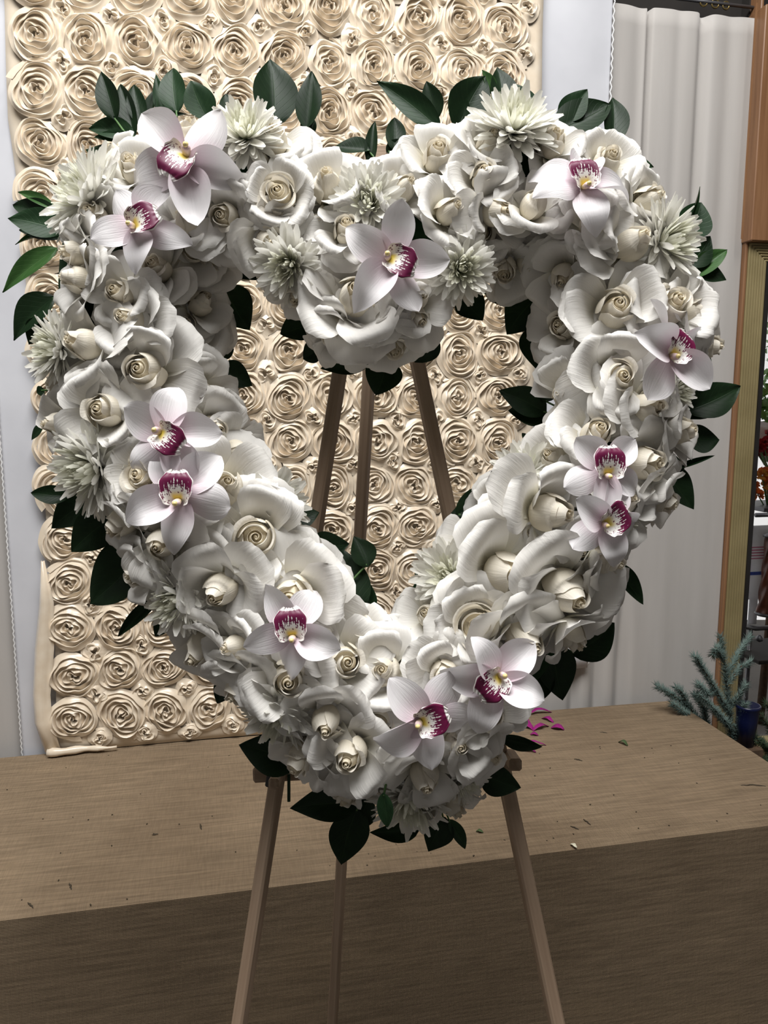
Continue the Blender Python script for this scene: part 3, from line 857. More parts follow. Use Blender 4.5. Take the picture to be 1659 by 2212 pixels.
ROSES = [
 # px, py, outer radius px, stage, facing (right, down) or None
 (196, 460, 68, 'half', (-.15, -.1)), (400, 465, 75, 'bud', (.05, -.35)), (480, 466, 85, 'half', (-.1, .3)), (283, 352, 75, 'half', (-.2, -.3)),
 (331, 572, 62, 'half', (-.05, -.05)), (412, 275, 70, 'half', (-.2, -.7)), (150, 545, 70, 'half', (-.75, .1)), (589, 288, 82, 'half', (.05, -.3)),
 (705, 385, 90, 'bud', (-.05, -.35)), (600, 415, 72, 'open', (-.05, .05)), (880, 398, 68, 'bud', (.5, -.2)), (945, 325, 88, 'half', (.05, -.15)),
 (980, 448, 75, 'bud', (.45, -.05)), (748, 487, 62, 'half', (0, -.2)), (1062, 298, 68, 'bud', (.3, -.35)), (585, 522, 68, 'half', (.35, .5)),
 (1198, 295, 72, 'half', (.1, -.3)), (1319, 338, 62, 'half', (.1, -.15)), (1085, 455, 82, 'bud', (.45, .25)), (1162, 428, 78, 'bud', (.25, -.35)),
 (1283, 474, 78, 'half', (.0, .05)), (1415, 425, 75, 'half', (.75, -.1)), (1380, 515, 95, 'bud', (.5, -.2)), (1045, 372, 70, 'half', (0, 0)),
 (1090, 590, 75, 'half', (-.1, .7)), (1142, 575, 75, 'half', (.0, .75)), (1215, 605, 80, 'bud', (-.35, .6)), (1333, 660, 108, 'half', (-.05, .0)),
 (1455, 652, 112, 'half', (.2, -.1)), (1210, 703, 82, 'half', (-.6, .1)), (1340, 812, 100, 'half', (.05, .1)), (1215, 850, 85, 'bud', (-.65, .1)),
 (1412, 878, 88, 'bud', (.5, .15)), (1293, 928, 85, 'half', (0, -.2)), (1188, 985, 78, 'bud', (-.55, -.2)), (1410, 1000, 95, 'half', (.5, .2)),
 (1483, 930, 75, 'half', (.75, .1)), (1512, 668, 70, 'half', (.85, -.1)), (1540, 748, 65, 'half', (.85, .15)), (1210, 1108, 108, 'bud', (.5, .1)),
 (1108, 1238, 125, 'bud', (.3, .15)), (1238, 1290, 125, 'bud', (.25, .35)), (1030, 1352, 95, 'open', (0, -.05)), (1145, 1390, 98, 'bud', (.45, .4)),
 (1080, 1092, 72, 'bud', (-.4, .0)), (1012, 1165, 62, 'bud', (-.4, -.3)), (1358, 1080, 55, 'bud', (.4, -.1)), (1440, 1085, 80, 'half', (.75, .45)),
 (1243, 1385, 78, 'half', (.45, .8)), (1325, 1215, 78, 'half', (.75, .45)), (302, 1026, 85, 'open', (-.2, 0)), (487, 1045, 108, 'bud', (.3, -.15)),
 (250, 1140, 68, 'half', (-.6, .6)), (344, 1180, 90, 'bud', (-.05, .2)), (552, 1162, 120, 'half', (.15, -.05)), (290, 1240, 75, 'half', (-.7, .3)),
 (468, 1285, 92, 'bud', (-.15, .35)), (425, 1415, 92, 'bud', (-.4, .6)), (495, 1400, 75, 'bud', (-.5, .05)), (627, 1295, 125, 'half', (0, .05)),
 (625, 1472, 105, 'half', (0, .0)), (748, 1430, 95, 'half', (.2, -.1)), (826, 1448, 88, 'bud', (-.15, -.2)), (962, 1460, 75, 'half', (0, .1)),
 (775, 1358, 85, 'half', (.1, -.6)), (922, 1325, 75, 'bud', (-.35, -.25)), (704, 1570, 85, 'bud', (0, .35)), (752, 1640, 92, 'half', (-.15, .25)),
 (920, 1690, 85, 'bud', (.15, .5)), (993, 1612, 62, 'bud', (.1, .1)), (1063, 1548, 68, 'half', (.1, 0)), (1058, 1630, 85, 'half', (.6, .5)),
 (645, 1650, 85, 'half', (-.5, .6)), (510, 1495, 85, 'half', (-.45, .7)), (700, 1225, 75, 'bud', (.6, -.4)), (150, 602, 75, 'bud', (-.7, .0)),
 (270, 685, 88, 'bud', (-.2, -.05)), (400, 705, 100, 'bud', (.4, .0)), (165, 738, 95, 'bud', (-.5, -.1)), (304, 798, 108, 'half', (.0, .1)),
 (217, 885, 98, 'half', (-.05, .1)), (110, 915, 72, 'bud', (-.7, .15)), (440, 645, 62, 'bud', (.6, -.2)), (250, 628, 78, 'half', (-.1, .1)),
 (435, 850, 88, 'half', (.5, .3)), (468, 930, 85, 'half', (.6, .3)), (468, 560, 72, 'half', (.55, .5)), (415, 540, 75, 'half', (.2, .4)),
 (520, 975, 75, 'half', (.75, .2)), (768, 630, 112, 'bud', (.05, -.1)), (905, 640, 78, 'bud', (.3, .1)), (716, 722, 78, 'half', (-.4, .7)),
 (852, 752, 80, 'half', (.15, .85)), (905, 690, 75, 'half', (.45, .6)), (745, 762, 75, 'half', (-.1, .9)), (640, 640, 72, 'half', (-.35, .75)),
]
N_MAIN = len(ROSES)
ROSES += [
 (800, 700, 80, 'bud', (.05, .8)), (520, 482, 75, 'half', (.2, .6)), (1270, 560, 85, 'half', (-.05, .2)), (1180, 505, 72, 'half', (.0, .4)),
 (1040, 505, 72, 'half', (-.05, .3)), (340, 660, 75, 'half', (.1, .05)), (695, 480, 85, 'half', (-.2, .2)), (1150, 1150, 90, 'half', (-.3, -.1)),
 (1296, 860, 75, 'half', (-.2, .1)), (565, 350, 78, 'half', (-.1, -.05)), (985, 1745, 62, 'half', (.4, .8)), (850, 1710, 80, 'half', (-.05, .75)),
 (745, 1720, 70, 'half', (-.3, .85)), (590, 1230, 78, 'half', (.3, .0)), (390, 1320, 72, 'half', (-.5, .4)), (820, 1560, 85, 'half', (-.1, .1)),
 (430, 1215, 78, 'half', (-.1, .1)), (1370, 430, 65, 'half', (.35, -.2)), (870, 1390, 80, 'half', (0, -.5)), (240, 330, 62, 'half', (-.5, -.5)),
 (120, 830, 62, 'half', (-.85, .0)), (1250, 1190, 85, 'half', (.2, .1)), (1180, 1320, 80, 'half', (.2, .2)), (990, 1285, 62, 'half', (-.3, -.5)),
]
for i, r_ in enumerate(ROSES):
    plant_rose(*r_, deep=i >= N_MAIN)

# ---- orchids
def blade(L_, W_, nu=11, nv=16, cup=0.10, bend=0.0, tipw=0.0, wmax=0.5, seed=0, twist=0.0, roll=0.0):
    """a sepal or petal lying along +Y from the origin, facing +Z"""
    q = random.Random(seed); ph = [q.uniform(0, 6.28) for _ in range(4)]
    u = np.linspace(-1, 1, nu); v = np.linspace(0, 1, nv)
    U, V = np.meshgrid(u, v)
    w = np.sin(np.pi*np.clip(V**(math.log(.5)/math.log(wmax)), 0, 1))**0.62
    w = 0.16*(1-V)+w*(1-.16*(1-V)); w[-1, :] = 0.04
    X = U*w*W_/2
    Y = V*L_
    Z = cup*W_*(U**2)*np.sin(np.pi*np.clip(V, .05, 1)) + bend*L_*(V**2) + 0.02*W_*np.sin(4*V+3*U+ph[0]) + roll*L_*np.clip(V-.7, 0, 1)**2*6*(-1)
    a = twist*V
    X2 = X*np.cos(a)-Z*np.sin(a)*0; Z2 = Z + X*np.sin(a)
    vs = np.stack([X2, Y, Z2], -1).reshape(-1, 3)
    uv = np.stack([(U+1)/2, V], -1).reshape(-1, 2)
    return mesh('blade', vs, grid_faces(nu, nv), M['orchid'], uvs=uv)

def lip_mesh():
    nu, nv = 25, 26
    u = np.linspace(-1, 1, nu); v = np.linspace(0, 1, nv)
    U, V = np.meshgrid(u, v); au = np.abs(U)
    # centre line: forward out of the throat then curling down and back
    cz = crom([(0.1,), (0.65,), (1.05,), (1.25,), (0.98,)], V)[..., 0]
    cy = crom([(0.25,), (-0.15,), (-0.95,), (-1.95,), (-2.75,)], V)[..., 0]
    wid = crom([(0.6,), (1.3,), (1.68,), (1.6,), (0.62,)], V)[..., 0]
    lift = crom([(0.7,), (1.15,), (0.8,), (0.05,), (-0.35,)], V)[..., 0]
    X = wid*np.sin(U*1.35)/np.sin(1.35)*(1-0.10*lift*au**2)
    Yl = cy + lift*0.55*au**2.2
    Zl = cz + lift*0.65*au**2.0
    rim = np.clip((np.maximum(au, V)-.78)/.22, 0, 1)**1.5
    Zl = Zl + rim*(0.10*np.sin(U*17+V*3)+0.07*np.sin(V*23+U*5)) - 0.18*rim*(V > .5)
    X = X + rim*0.06*np.sin(V*29)*np.sign(U)
    Yl = Yl + rim*0.06*np.sin(U*25)
    vs = np.stack([X, Yl, Zl], -1).reshape(-1, 3)*0.01
    uv = np.stack([(U+1)/2, V], -1).reshape(-1, 2)
    return mesh('lip', vs, grid_faces(nu, nv), M['lip'], uvs=uv)
LIP = lip_mesh()
def col_mesh():
    n, m_ = 10, 9
    vs, uv = [], []
    for j in range(m_):
        t = j/(m_-1)
        y = 0.10+0.30*math.sin(t*1.6); z = 0.2+1.35*t - .12*t*t
        r = (0.26+0.16*math.sin(t*2.6))*(1 if j < m_-1 else .3)
        for k in range(n):
            a = 2*math.pi*k/n
            vs.append(((r*math.cos(a))*.01, (y+r*.8*math.sin(a))*.01, z*.01)); uv.append((k/n, t))
    return mesh('column', vs, grid_faces(n, m_, True)+[tuple((m_-1)*n+k for k in range(n))], M['column'], uvs=uv)
COLUMN = col_mesh()
cp = MB(); cp.lathe([(0.0005, -0.0022), (0.0021, -0.0012), (0.0026, 0.0), (0.0021, 0.0012), (0.0005, 0.0022)], (0, 0, 0), n=10)
CAP = cp.mesh('pollen_cap', M['cap'], True)
ORCHIDS = [
 # px, py, dorsal angle (deg, image, y up), tip radius px, facing, label, per-blade length scale
 (396, 352, 58, 138, (.05, -.15), 'white orchid with burgundy lip, upper of the top-left pair', 'upper orchid of the top-left pair'),
 (303, 487, 204, 108, (-.1, .0), 'blush white orchid with burgundy lip, lower of the top-left pair', 'lower orchid of the top-left pair'),
 (850, 566, 158, 120, (.1, .05), 'blush orchid with burgundy lip at the notch of the heart', 'orchid at the notch'),
 (358, 942, 146, 116, (-.05, .05), 'pink-flushed orchid with burgundy lip, upper of the left-side pair', 'upper orchid of the left-side pair'),
 (388, 1068, 270, 122, (-.05, .1), 'blush orchid with upward burgundy lip, lower of the left-side pair', 'lower orchid of the left-side pair'),
 (632, 1362, 275, 108, (.0, .05), 'white orchid with upward burgundy lip on the lower left arm', 'orchid on the lower left arm'),
 (920, 1552, 200, 116, (-.05, .15), 'white orchid with sideways burgundy lip nearest the tip of the heart', 'orchid nearest the tip'),
 (1068, 1466, 40, 114, (.15, .05), 'blush orchid with burgundy lip turned down, on the lower right arm', 'orchid on the lower right arm'),
 (1308, 1015, 272, 98, (.1, .1), 'blush orchid with upward burgundy lip, upper of the right-side pair', 'upper orchid of the right-side pair'),
 (1308, 1125, 212, 98, (.32, .15), 'small white orchid facing sideways, lower of the right-side pair', 'lower orchid of the right-side pair'),
 (1450, 762, 235, 116, (.36, .05), 'large blush orchid facing outward on the right edge of the wreath', 'orchid on the right edge'),
 (1256, 398, 282, 114, (.15, -.1), 'white orchid with burgundy lip on the top-right lobe', 'orchid on the top-right lobe'),
]
LANDMARKS = []
for i, (px, py, dors, rad, face, lab, short) in enumerate(ORCHIDS):
    p, ax, C = seat(px, py, head=0.086, face=face)
    root = bpy.data.objects.new('orchid', None); COL.objects.link(root)
    tag(root, lab, 'orchid', 'orchids in the heart wreath')
    sc = rad/2600.0/0.054
    da = math.radians(dors)
    ref = HX*math.cos(da) + HV*math.sin(da)
    root.matrix_world = Matrix.Translation(p) @ frame(ax, ref).to_4x4() @ Matrix.Scale(sc, 4)
    q = random.Random(40+i)
    for nm, ang, L_, W_, z in (('sepal', 0, .056, .035, -.001), ('sepal', 142, .055, .034, -.001), ('sepal', -142, .055, .034, -.001), ('petal', 70, .055, .033, .001), ('petal', -70, .055, .033, .001)):
        me = blade(L_*q.uniform(.92, 1.08), W_*q.uniform(1.0, 1.15), cup=q.choice([-.18, .08, .2, .32, .40]), bend=q.uniform(-.25, .20) if abs(ang) < 100 else q.uniform(-.3, -.02), wmax=q.uniform(.46, .58), seed=q.randrange(999), twist=q.uniform(-.8, .8), roll=q.uniform(-.2, .6))
        o = obj(nm, me, root)
        o.matrix_basis = Matrix.Translation((0, 0, z)) @ Matrix.Rotation(math.radians(ang+q.uniform(-12, 12)), 4, 'Z') @ Matrix.Rotation(math.radians(q.uniform(-6, 22) if abs(ang) < 100 else q.uniform(-14, 4)), 4, 'X') @ Matrix.Rotation(q.uniform(-.4, .4), 4, 'Y')
    lp = obj('lip', LIP, root); lp['label'] = 'burgundy-blotched lip with white rim'
    k_ = max(.95, .054*2600/rad*.80); lp.scale = (k_, k_, k_); lp.location = (0, 0.004, 0)
    cm = obj('column', COLUMN, root, (0, 0.004, 0)); cm['label'] = 'yellow and pink column'
    obj('pollen_cap', CAP, cm, (0, 0.0042, 0.0150))
    b2 = MB(); b2.tube([(0, 0, 0.003), (0, -.004, -0.02), (0, -.004, -0.05)], [0.003, .0025, .0025], 7); b2.build('stem', M['stem'], root, True)
    LANDMARKS.append((px, py, short))

# ---- chrysanthemums
def floret(Lf, Wf, curl, seed):
    q = random.Random(seed)
    nu, nv = 3, 7
    vs, uv = [], []
    b0 = q.uniform(-.15, .15)
    for j in range(nv):
        v = j/(nv-1)
        w = Wf*(0.45+0.55*math.sin(math.pi*min(1, .15+v*.75)))*(1 if v < .95 else .45)/2
        y = Lf*(v - 0.10*curl*v*v)
        z = Lf*(curl*v*v*0.55)
        x0 = Lf*b0*v*v
        for i in range(nu):
            u = i-1
            vs.append((x0+u*w, y, z + abs(u)*w*0.4)); uv.append((i/2, v))
    return vs, grid_faces(nu, nv), uv
FLO = [mesh('floret', *((lambda t: (t[0], t[1]))(floret(1.0, 0.19, c, s))), M['mum'], uvs=floret(1.0, 0.19, c, s)[2]) for s, c in ((1, .1), (2, .3), (3, -.12), (4, .45), (5, .2), (6, 0.0))]
def mum_core(seed):
    q = random.Random(seed)
    V, F, T = [], [], []
    for li, (n, el, Lf, W_, cu) in enumerate(((30, 40, .0235, .0038, .5), (26, 52, .0205, .0036, .6), (22, 64, .0165, .0032, .7), (15, 75, .0125, .003, .7), (9, 84, .010, .0026, .5))):
        for k in range(n):
            vs, fs, uv = floret(Lf*q.uniform(.85, 1.15), W_, cu*q.uniform(.5, 1.4), q.randrange(9999))
            m_ = Matrix.Rotation(2*math.pi*(k+q.uniform(-.3, .3))/n, 4, 'Z') @ Matrix.Translation((0, .0012, 0)) @ Matrix.Rotation(math.radians(el+q.uniform(-9, 9)), 4, 'X')
            o = len(V)
            V += [tuple(m_ @ Vector(p)) for p in vs]; F += [tuple(i+o for i in f) for f in fs]; T += [(a, c*(1-.13*li)) for a, c in uv]
    return mesh('inner_florets', V, F, M['mum_inner'], uvs=T)
CORES = [mum_core(k) for k in range(3)]
ms_ = MB(); ms_.tube([(0, 0, -.04), (0, 0, -.004), (0, 0, .003)], [.0025, .003, .005], 7)
MSTEM = ms_.mesh('stem', M['stem'], True)
MUMS = [
 (528, 278, 72, (.05, -.45), 'spiky white chrysanthemum with yellow heart on top of the left lobe', 'chrysanthemum atop the left lobe'),
 (178, 420, 92, (-.8, -.25), 'white spider chrysanthemum fanning outward at the upper left edge', 'chrysanthemum at the upper left edge'),
 (1115, 262, 82, (.1, -.6), 'spiky white chrysanthemum standing on top of the right lobe', 'chrysanthemum atop the right lobe'),
 (795, 432, 68, (0, .1), 'greenish white chrysanthemum just above the notch orchid', 'chrysanthemum above the notch orchid'),
 (618, 575, 66, (-.35, .6), 'drooping white chrysanthemum on the inner rim under the left lobe', 'chrysanthemum under the left lobe'),
 (1000, 580, 64, (.15, .4), 'green-hearted white chrysanthemum on the inner rim under the right lobe', 'chrysanthemum under the right lobe'),
 (1448, 522, 82, (.8, .05), 'white spider chrysanthemum fanning outward at the upper right edge', 'chrysanthemum at the upper right edge'),
 (108, 752, 68, (-.88, .0), 'white spider chrysanthemum at the middle of the left edge', 'chrysanthemum mid left edge'),
 (190, 1015, 92, (-.75, .3), 'large white spider chrysanthemum fanning out left of the left-side orchids', 'chrysanthemum beside the left-side orchids'),
 (595, 1085, 72, (.7, -.1), 'white chrysanthemum on the inner rim of the left arm', 'chrysanthemum inside the left arm'),
 (375, 1300, 72, (-.6, .45), 'white spider chrysanthemum on the outer lower left edge', 'chrysanthemum on the outer lower left'),
 (600, 1552, 68, (-.3, .75), 'white spider chrysanthemum hanging under the lower left arm', 'chrysanthemum under the lower left arm'),
 (968, 1245, 70, (-.45, -.2), 'white chrysanthemum on the inner rim of the right arm', 'chrysanthemum inside the right arm'),
 (1128, 1015, 62, (-.55, -.4), 'greenish chrysanthemum on the inner rim left of the right-side orchids', 'chrysanthemum beside the right-side orchids'),
 (885, 1740, 72, (.0, .75), 'white spider chrysanthemum hanging at the very tip of the heart', 'chrysanthemum at the tip'),
 (1372, 1140, 42, (.7, .5), 'small white chrysanthemum outside the right-side orchid pair', 'chrysanthemum outside the right-side orchids'),
 (1010, 1690, 52, (.7, .5), 'white chrysanthemum peeping out right of the tip', 'chrysanthemum right of the tip'),
 (1478, 845, 45, (.85, .2), 'small white chrysanthemum under the orchid on the right edge', 'small chrysanthemum on the right edge'),
]
for i, (px, py, rad, face, lab, short) in enumerate(MUMS):
    p, ax, C = seat(px, py, head=0.064 if math.hypot(*face) > .72 else 0.078, face=(face[0]*.8, face[1]*.8))
    root = bpy.data.objects.new('chrysanthemum', None); COL.objects.link(root)
    tag(root, lab, 'chrysanthemum', 'chrysanthemums in the heart wreath')
    sc = rad*1.2/2480.0/0.030
    q = random.Random(70+i)
    root.matrix_world = Matrix.Translation(p - ax*0.010) @ frame(ax, roll=q.uniform(0, 6)).to_4x4() @ Matrix.Scale(sc, 4)
    for n, el, Lf in ((34, 0, .030), (34, 15, .030), (32, 31, .029)):
        for k in range(n):
            o = bpy.data.objects.new('floret', FLO[q.randrange(6)]); COL.objects.link(o); o.parent = root
            L_ = Lf*q.uniform(.82, 1.12)
            o.matrix_basis = Matrix.Rotation(2*math.pi*(k+q.uniform(-.35, .35))/n, 4, 'Z') @ Matrix.Translation((0, .002, 0)) @ Matrix.Rotation(math.radians(el+q.uniform(-9, 9)), 4, 'X') @ Matrix.Rotation(q.uniform(-.5, .5), 4, 'Y') @ Matrix.Diagonal((L_*1.15, L_, L_, 1))
    o = obj('inner_florets', CORES[i % 3], root); o['kind'] = 'stuff'
    obj('stem', MSTEM, root)
    LANDMARKS.append((px, py, short))

# ---- labels for the roses: each is told apart by what it stands next to
DIRS = ['just right of', 'above and right of', 'directly above', 'above and left of', 'just left of', 'below and left of', 'directly below', 'below and right of']
def label_roses():
    sect = {}
    for i, (px, py, st, o, ax) in enumerate(FLOWERS):
        for j, (lx, ly, nm) in enumerate(LANDMARKS):
            a = math.degrees(math.atan2(ly-py, px-lx)) % 360
            sect.setdefault((j, int((a+22.5)//45) % 8), []).append((math.hypot(px-lx, py-ly), i))
    best = {}
    for key, lst in sect.items():
        for rank, (d, i) in enumerate(sorted(lst)):
            c = (rank, d, key)
            if i not in best or c < best[i]: best[i] = c
    for i, (px, py, st, o, ax) in enumerate(FLOWERS):
        rank, d, (j, k) = best[i]
        w = DIRS[k] if rank == 0 else ['', 'second rose', 'third rose', 'fourth rose', 'fifth rose'][min(rank, 4)]+' '+DIRS[k].replace('just ', '').replace('directly ', '')
        tag(o, f"{STATE[st]} ivory rose {w} the {LANDMARKS[j][2]}" if rank == 0 else f"{STATE[st]} ivory bloom, {w} the {LANDMARKS[j][2]}", 'rose', 'ivory roses in the heart wreath')
label_roses()

# ---- leaf sprigs
def leaf_mesh(seed, sharp):
    q = random.Random(seed)
    nu, nv = 9, 15
    U, V = np.meshgrid(np.linspace(-1, 1, nu), np.linspace(0, 1, nv))
    w = np.sin(np.pi*V**0.80)**0.80*(1-sharp*V**3*0.55); w[0, :] = 0.03; w[-1, :] = 0.0
    X = U*w*0.5
    b = q.uniform(-.22, .10); f = q.uniform(.10, .30)
    Z = np.abs(X)*f - 0.0 + b*V**2*0.8 + 0.02*np.sin(5*V+3*U+q.uniform(0, 6))*np.abs(U) - 0.10*np.clip(V-.8, 0, 1)**1.2
    X = X + q.uniform(-.10, .10)*np.sin(np.pi*V)
    vs = np.stack([X, V, Z], -1).reshape(-1, 3)
    uv = np.stack([(U+1)/2, V], -1).reshape(-1, 2)
    return vs, grid_faces(nu, nv), uv
LEAF = {}
for key in ('leaf', 'leaf_mid', 'leaf_light'):
    LEAF[key] = []
    for k in range(6):
        vs, fs, uv = leaf_mesh(500+k, [0, .3, .6, .2, .5, .8][k])
        LEAF[key].append(mesh('leaf', vs, fs, M[key], uvs=uv))
D_, G_, F_ = 'leaf', 'leaf_mid', 'leaf_light'
SPRIGS = [
 ('cluster of upright dark leaves at the outer corner of the left lobe', [(250, 262, 211, 145, 52, D_), (290, 300, 258, 178, 46, D_), (308, 275, 285, 172, 42, D_), (352, 262, 335, 155, 30, G_), (322, 285, 338, 190, 34, D_)], -.022),
 ('single oval leaf standing up behind the left lobe', [(382, 245, 368, 136, 60, G_), (330, 268, 400, 238, 30, D_)], -.016),
 ('bright green leaf beside the oval leaf above the left lobe', [(452, 262, 412, 174, 66, G_)], -.020),
 ('blunt dark leaves jutting out at the upper left shoulder', [(292, 292, 190, 276, 52, G_), (285, 300, 200, 294, 30, G_), (290, 365, 182, 318, 66, G_)], -.020),
 ('tall pointed dark leaves behind the chrysanthemum atop the left lobe', [(505, 270, 488, 196, 46, D_), (592, 275, 586, 112, 100, D_)], -.020),
 ('narrow upright dark leaves between the left lobe and the notch', [(662, 280, 672, 148, 58, D_), (662, 335, 664, 182, 26, G_), (668, 300, 680, 260, 18, D_)], -.016),
 ('dark leaves sticking up out of the notch', [(800, 325, 722, 318, 52, D_), (800, 360, 808, 254, 28, D_), (852, 325, 852, 252, 44, D_), (835, 330, 870, 300, 30, D_)], -.012),
 ('long leaning leaf with small leaves beside it left of the right lobe', [(952, 280, 812, 170, 58, G_), (940, 262, 921, 174, 48, D_), (1000, 275, 975, 190, 46, D_)], -.018),
 ('broad dark leaves behind the chrysanthemum atop the right lobe', [(985, 285, 1048, 165, 92, D_), (1085, 250, 1080, 132, 66, D_), (1065, 205, 1042, 150, 34, F_), (1135, 260, 1108, 178, 66, G_), (1025, 270, 1038, 205, 40, D_)], -.024),
 ('pair of large dark leaves on the outer shoulder of the right lobe', [(1195, 285, 1322, 222, 92, D_), (1322, 318, 1330, 196, 58, D_), (1210, 262, 1270, 190, 60, G_)], -.020),
 ('two small leaves poking out beside the top-right orchid', [(1340, 345, 1414, 358, 40, G_), (1360, 372, 1416, 382, 28, D_)], -.010),
 ('round leaf with a thin grass blade at the upper right edge', [(1478, 512, 1516, 436, 78, G_), (1472, 515, 1521, 397, 7, D_), (1480, 500, 1535, 470, 40, G_)], -.014),
 ('fresh green and dark leaves below the round leaf on the right edge', [(1485, 575, 1538, 508, 60, D_), (1490, 602, 1571, 540, 46, F_), (1495, 575, 1571, 602, 56, D_)], -.016),
 ('small leaf behind the orchid on the right edge', [(1505, 785, 1538, 772, 34, D_), (1505, 770, 1532, 832, 8, G_)], -.012),
 ('large dark leaves spreading past the timber trim on the right', [(1478, 890, 1605, 830, 78, D_), (1490, 905, 1508, 842, 84, D_), (1480, 945, 1557, 948, 66, D_)], -.014),
 ('thin curved grass blade on the right edge', [(1440, 1018, 1544, 984, 13, D_), (1450, 1020, 1462, 985, 40, D_)], -.010),
 ('broad dark leaf below the grass blade on the right edge', [(1435, 1010, 1503, 1098, 78, D_)], -.012),
 ('ragged green leaf on the lower right edge above the bench', [(1318, 1215, 1389, 1306, 40, G_)], -.010),
 ('dark leaf pointing out over the muslin curtain lower right', [(1235, 1415, 1328, 1345, 76, D_)], -.018),
 ('broad dark leaf hanging beneath the lower right arm', [(1195, 1390, 1218, 1514, 84, D_), (1185, 1450, 1172, 1512, 40, D_)], -.014),
 ('slim leaf over the right end of the easel ledge', [(1080, 1592, 1172, 1614, 30, D_)], -.004),
 ('dark leaf below the right end of the easel ledge', [(1035, 1668, 1126, 1703, 62, D_)], -.006),
 ('two leaves hanging right of the tip of the heart', [(968, 1770, 1012, 1838, 28, G_), (962, 1765, 928, 1843, 66, D_)], -.010),
 ('dark leaf lying under the chrysanthemum at the tip', [(905, 1795, 798, 1802, 40, D_)], -.012),
 ('green leaf in front of the chrysanthemum at the tip', [(828, 1712, 836, 1792, 30, G_)], .055),
 ('large dark leaves hanging left of the tip of the heart', [(775, 1735, 625, 1745, 72, D_), (772, 1745, 738, 1873, 82, D_), (800, 1720, 760, 1790, 60, D_)], -.010),
 ('broad dark leaf at the left end of the easel ledge', [(640, 1655, 515, 1608, 84, D_)], -.004),
 ('dark leaves under the outer lower left arm', [(500, 1470, 468, 1520, 46, D_), (560, 1520, 540, 1560, 40, D_)], -.014),
 ('narrow pointed leaf hanging over the rosette cloth lower left', [(348, 1285, 245, 1376, 30, D_), (375, 1310, 335, 1375, 44, D_)], -.010),
 ('very broad dark leaf at the lower left edge', [(318, 1180, 196, 1305, 124, D_)], -.014),
 ('row of dark leaves stepping down the left edge', [(245, 1118, 152, 1192, 86, D_), (205, 1075, 107, 1142, 70, D_)], -.016),
 ('single small leaf pointing out over the satin curtain', [(150, 1072, 62, 1062, 40, D_)], -.012),
 ('tiny leaf tip on the left edge', [(95, 920, 66, 950, 26, D_), (95, 840, 80, 850, 24, D_)], -.012),
 ('large dark leaf on the left edge beside the mid-left chrysanthemum', [(118, 640, 18, 728, 82, D_), (100, 690, 60, 745, 50, D_)], -.014),
 ('light green leaf at the far left of the wreath', [(125, 535, 0, 628, 52, F_)], -.008),
 ('fan of leaves on the upper left edge', [(135, 500, 14, 468, 68, G_), (130, 470, 18, 432, 52, D_), (120, 452, 34, 404, 28, F_), (130, 515, 40, 495, 56, D_), (118, 505, 28, 520, 16, F_)], -.018),
 ('dark leaves inside the upper left of the opening', [(480, 588, 592, 602, 52, D_), (488, 620, 538, 712, 88, D_), (468, 660, 482, 722, 48, D_)], -.020),
 ('dark leaf on the inner left rim', [(475, 790, 545, 832, 62, D_), (470, 772, 506, 752, 28, D_)], -.016),
 ('dark leaves low on the inner left rim', [(480, 862, 525, 902, 50, D_), (500, 985, 528, 975, 26, D_)], -.016),
 ('dark leaves left of the point of the notch', [(685, 690, 605, 722, 70, D_), (695, 745, 655, 776, 50, D_)], -.016),
 ('dark leaves under the point of the notch', [(800, 780, 691, 795, 56, D_), (835, 775, 812, 854, 78, D_)], -.014),
 ('dark leaf right of the point of the notch', [(895, 782, 945, 712, 68, D_)], -.016),
 ('dark leaves inside the upper right of the opening', [(1000, 632, 1043, 692, 66, D_), (1050, 640, 1112, 628, 50, D_)], -.016),
 ('large dark leaves on the inner right rim', [(1170, 635, 1095, 722, 92, D_), (1150, 705, 1165, 800, 64, D_)], -.020),
 ('dark leaves spreading into the opening on the right', [(1172, 870, 1195, 768, 70, D_), (1180, 892, 1078, 842, 64, D_), (1182, 905, 1098, 886, 58, D_)], -.018),
 ('dark leaves inside the right arm', [(985, 1115, 1080, 1042, 58, D_), (990, 1180, 996, 1082, 52, D_), (1145, 955, 1127, 933, 14, D_)], -.016),
 ('small dark leaves beside the chrysanthemum inside the right arm', [(995, 1200, 942, 1154, 40, D_), (965, 1238, 895, 1240, 56, D_)], -.016),
 ('narrow dark leaves in the bottom of the opening', [(888, 1352, 900, 1254, 22, D_), (893, 1352, 832, 1338, 44, D_)], -.010),
 ('large glossy dark leaves lower left in the opening', [(665, 1180, 755, 1175, 66, D_), (770, 1325, 735, 1178, 92, D_), (795, 1225, 765, 1155, 56, D_), (790, 1330, 800, 1260, 40, D_)], -.018),
 ('small dark leaf beside the chrysanthemum inside the left arm', [(628, 1122, 690, 1105, 50, D_), (580, 1055, 645, 1105, 46, D_)], -.014),
]
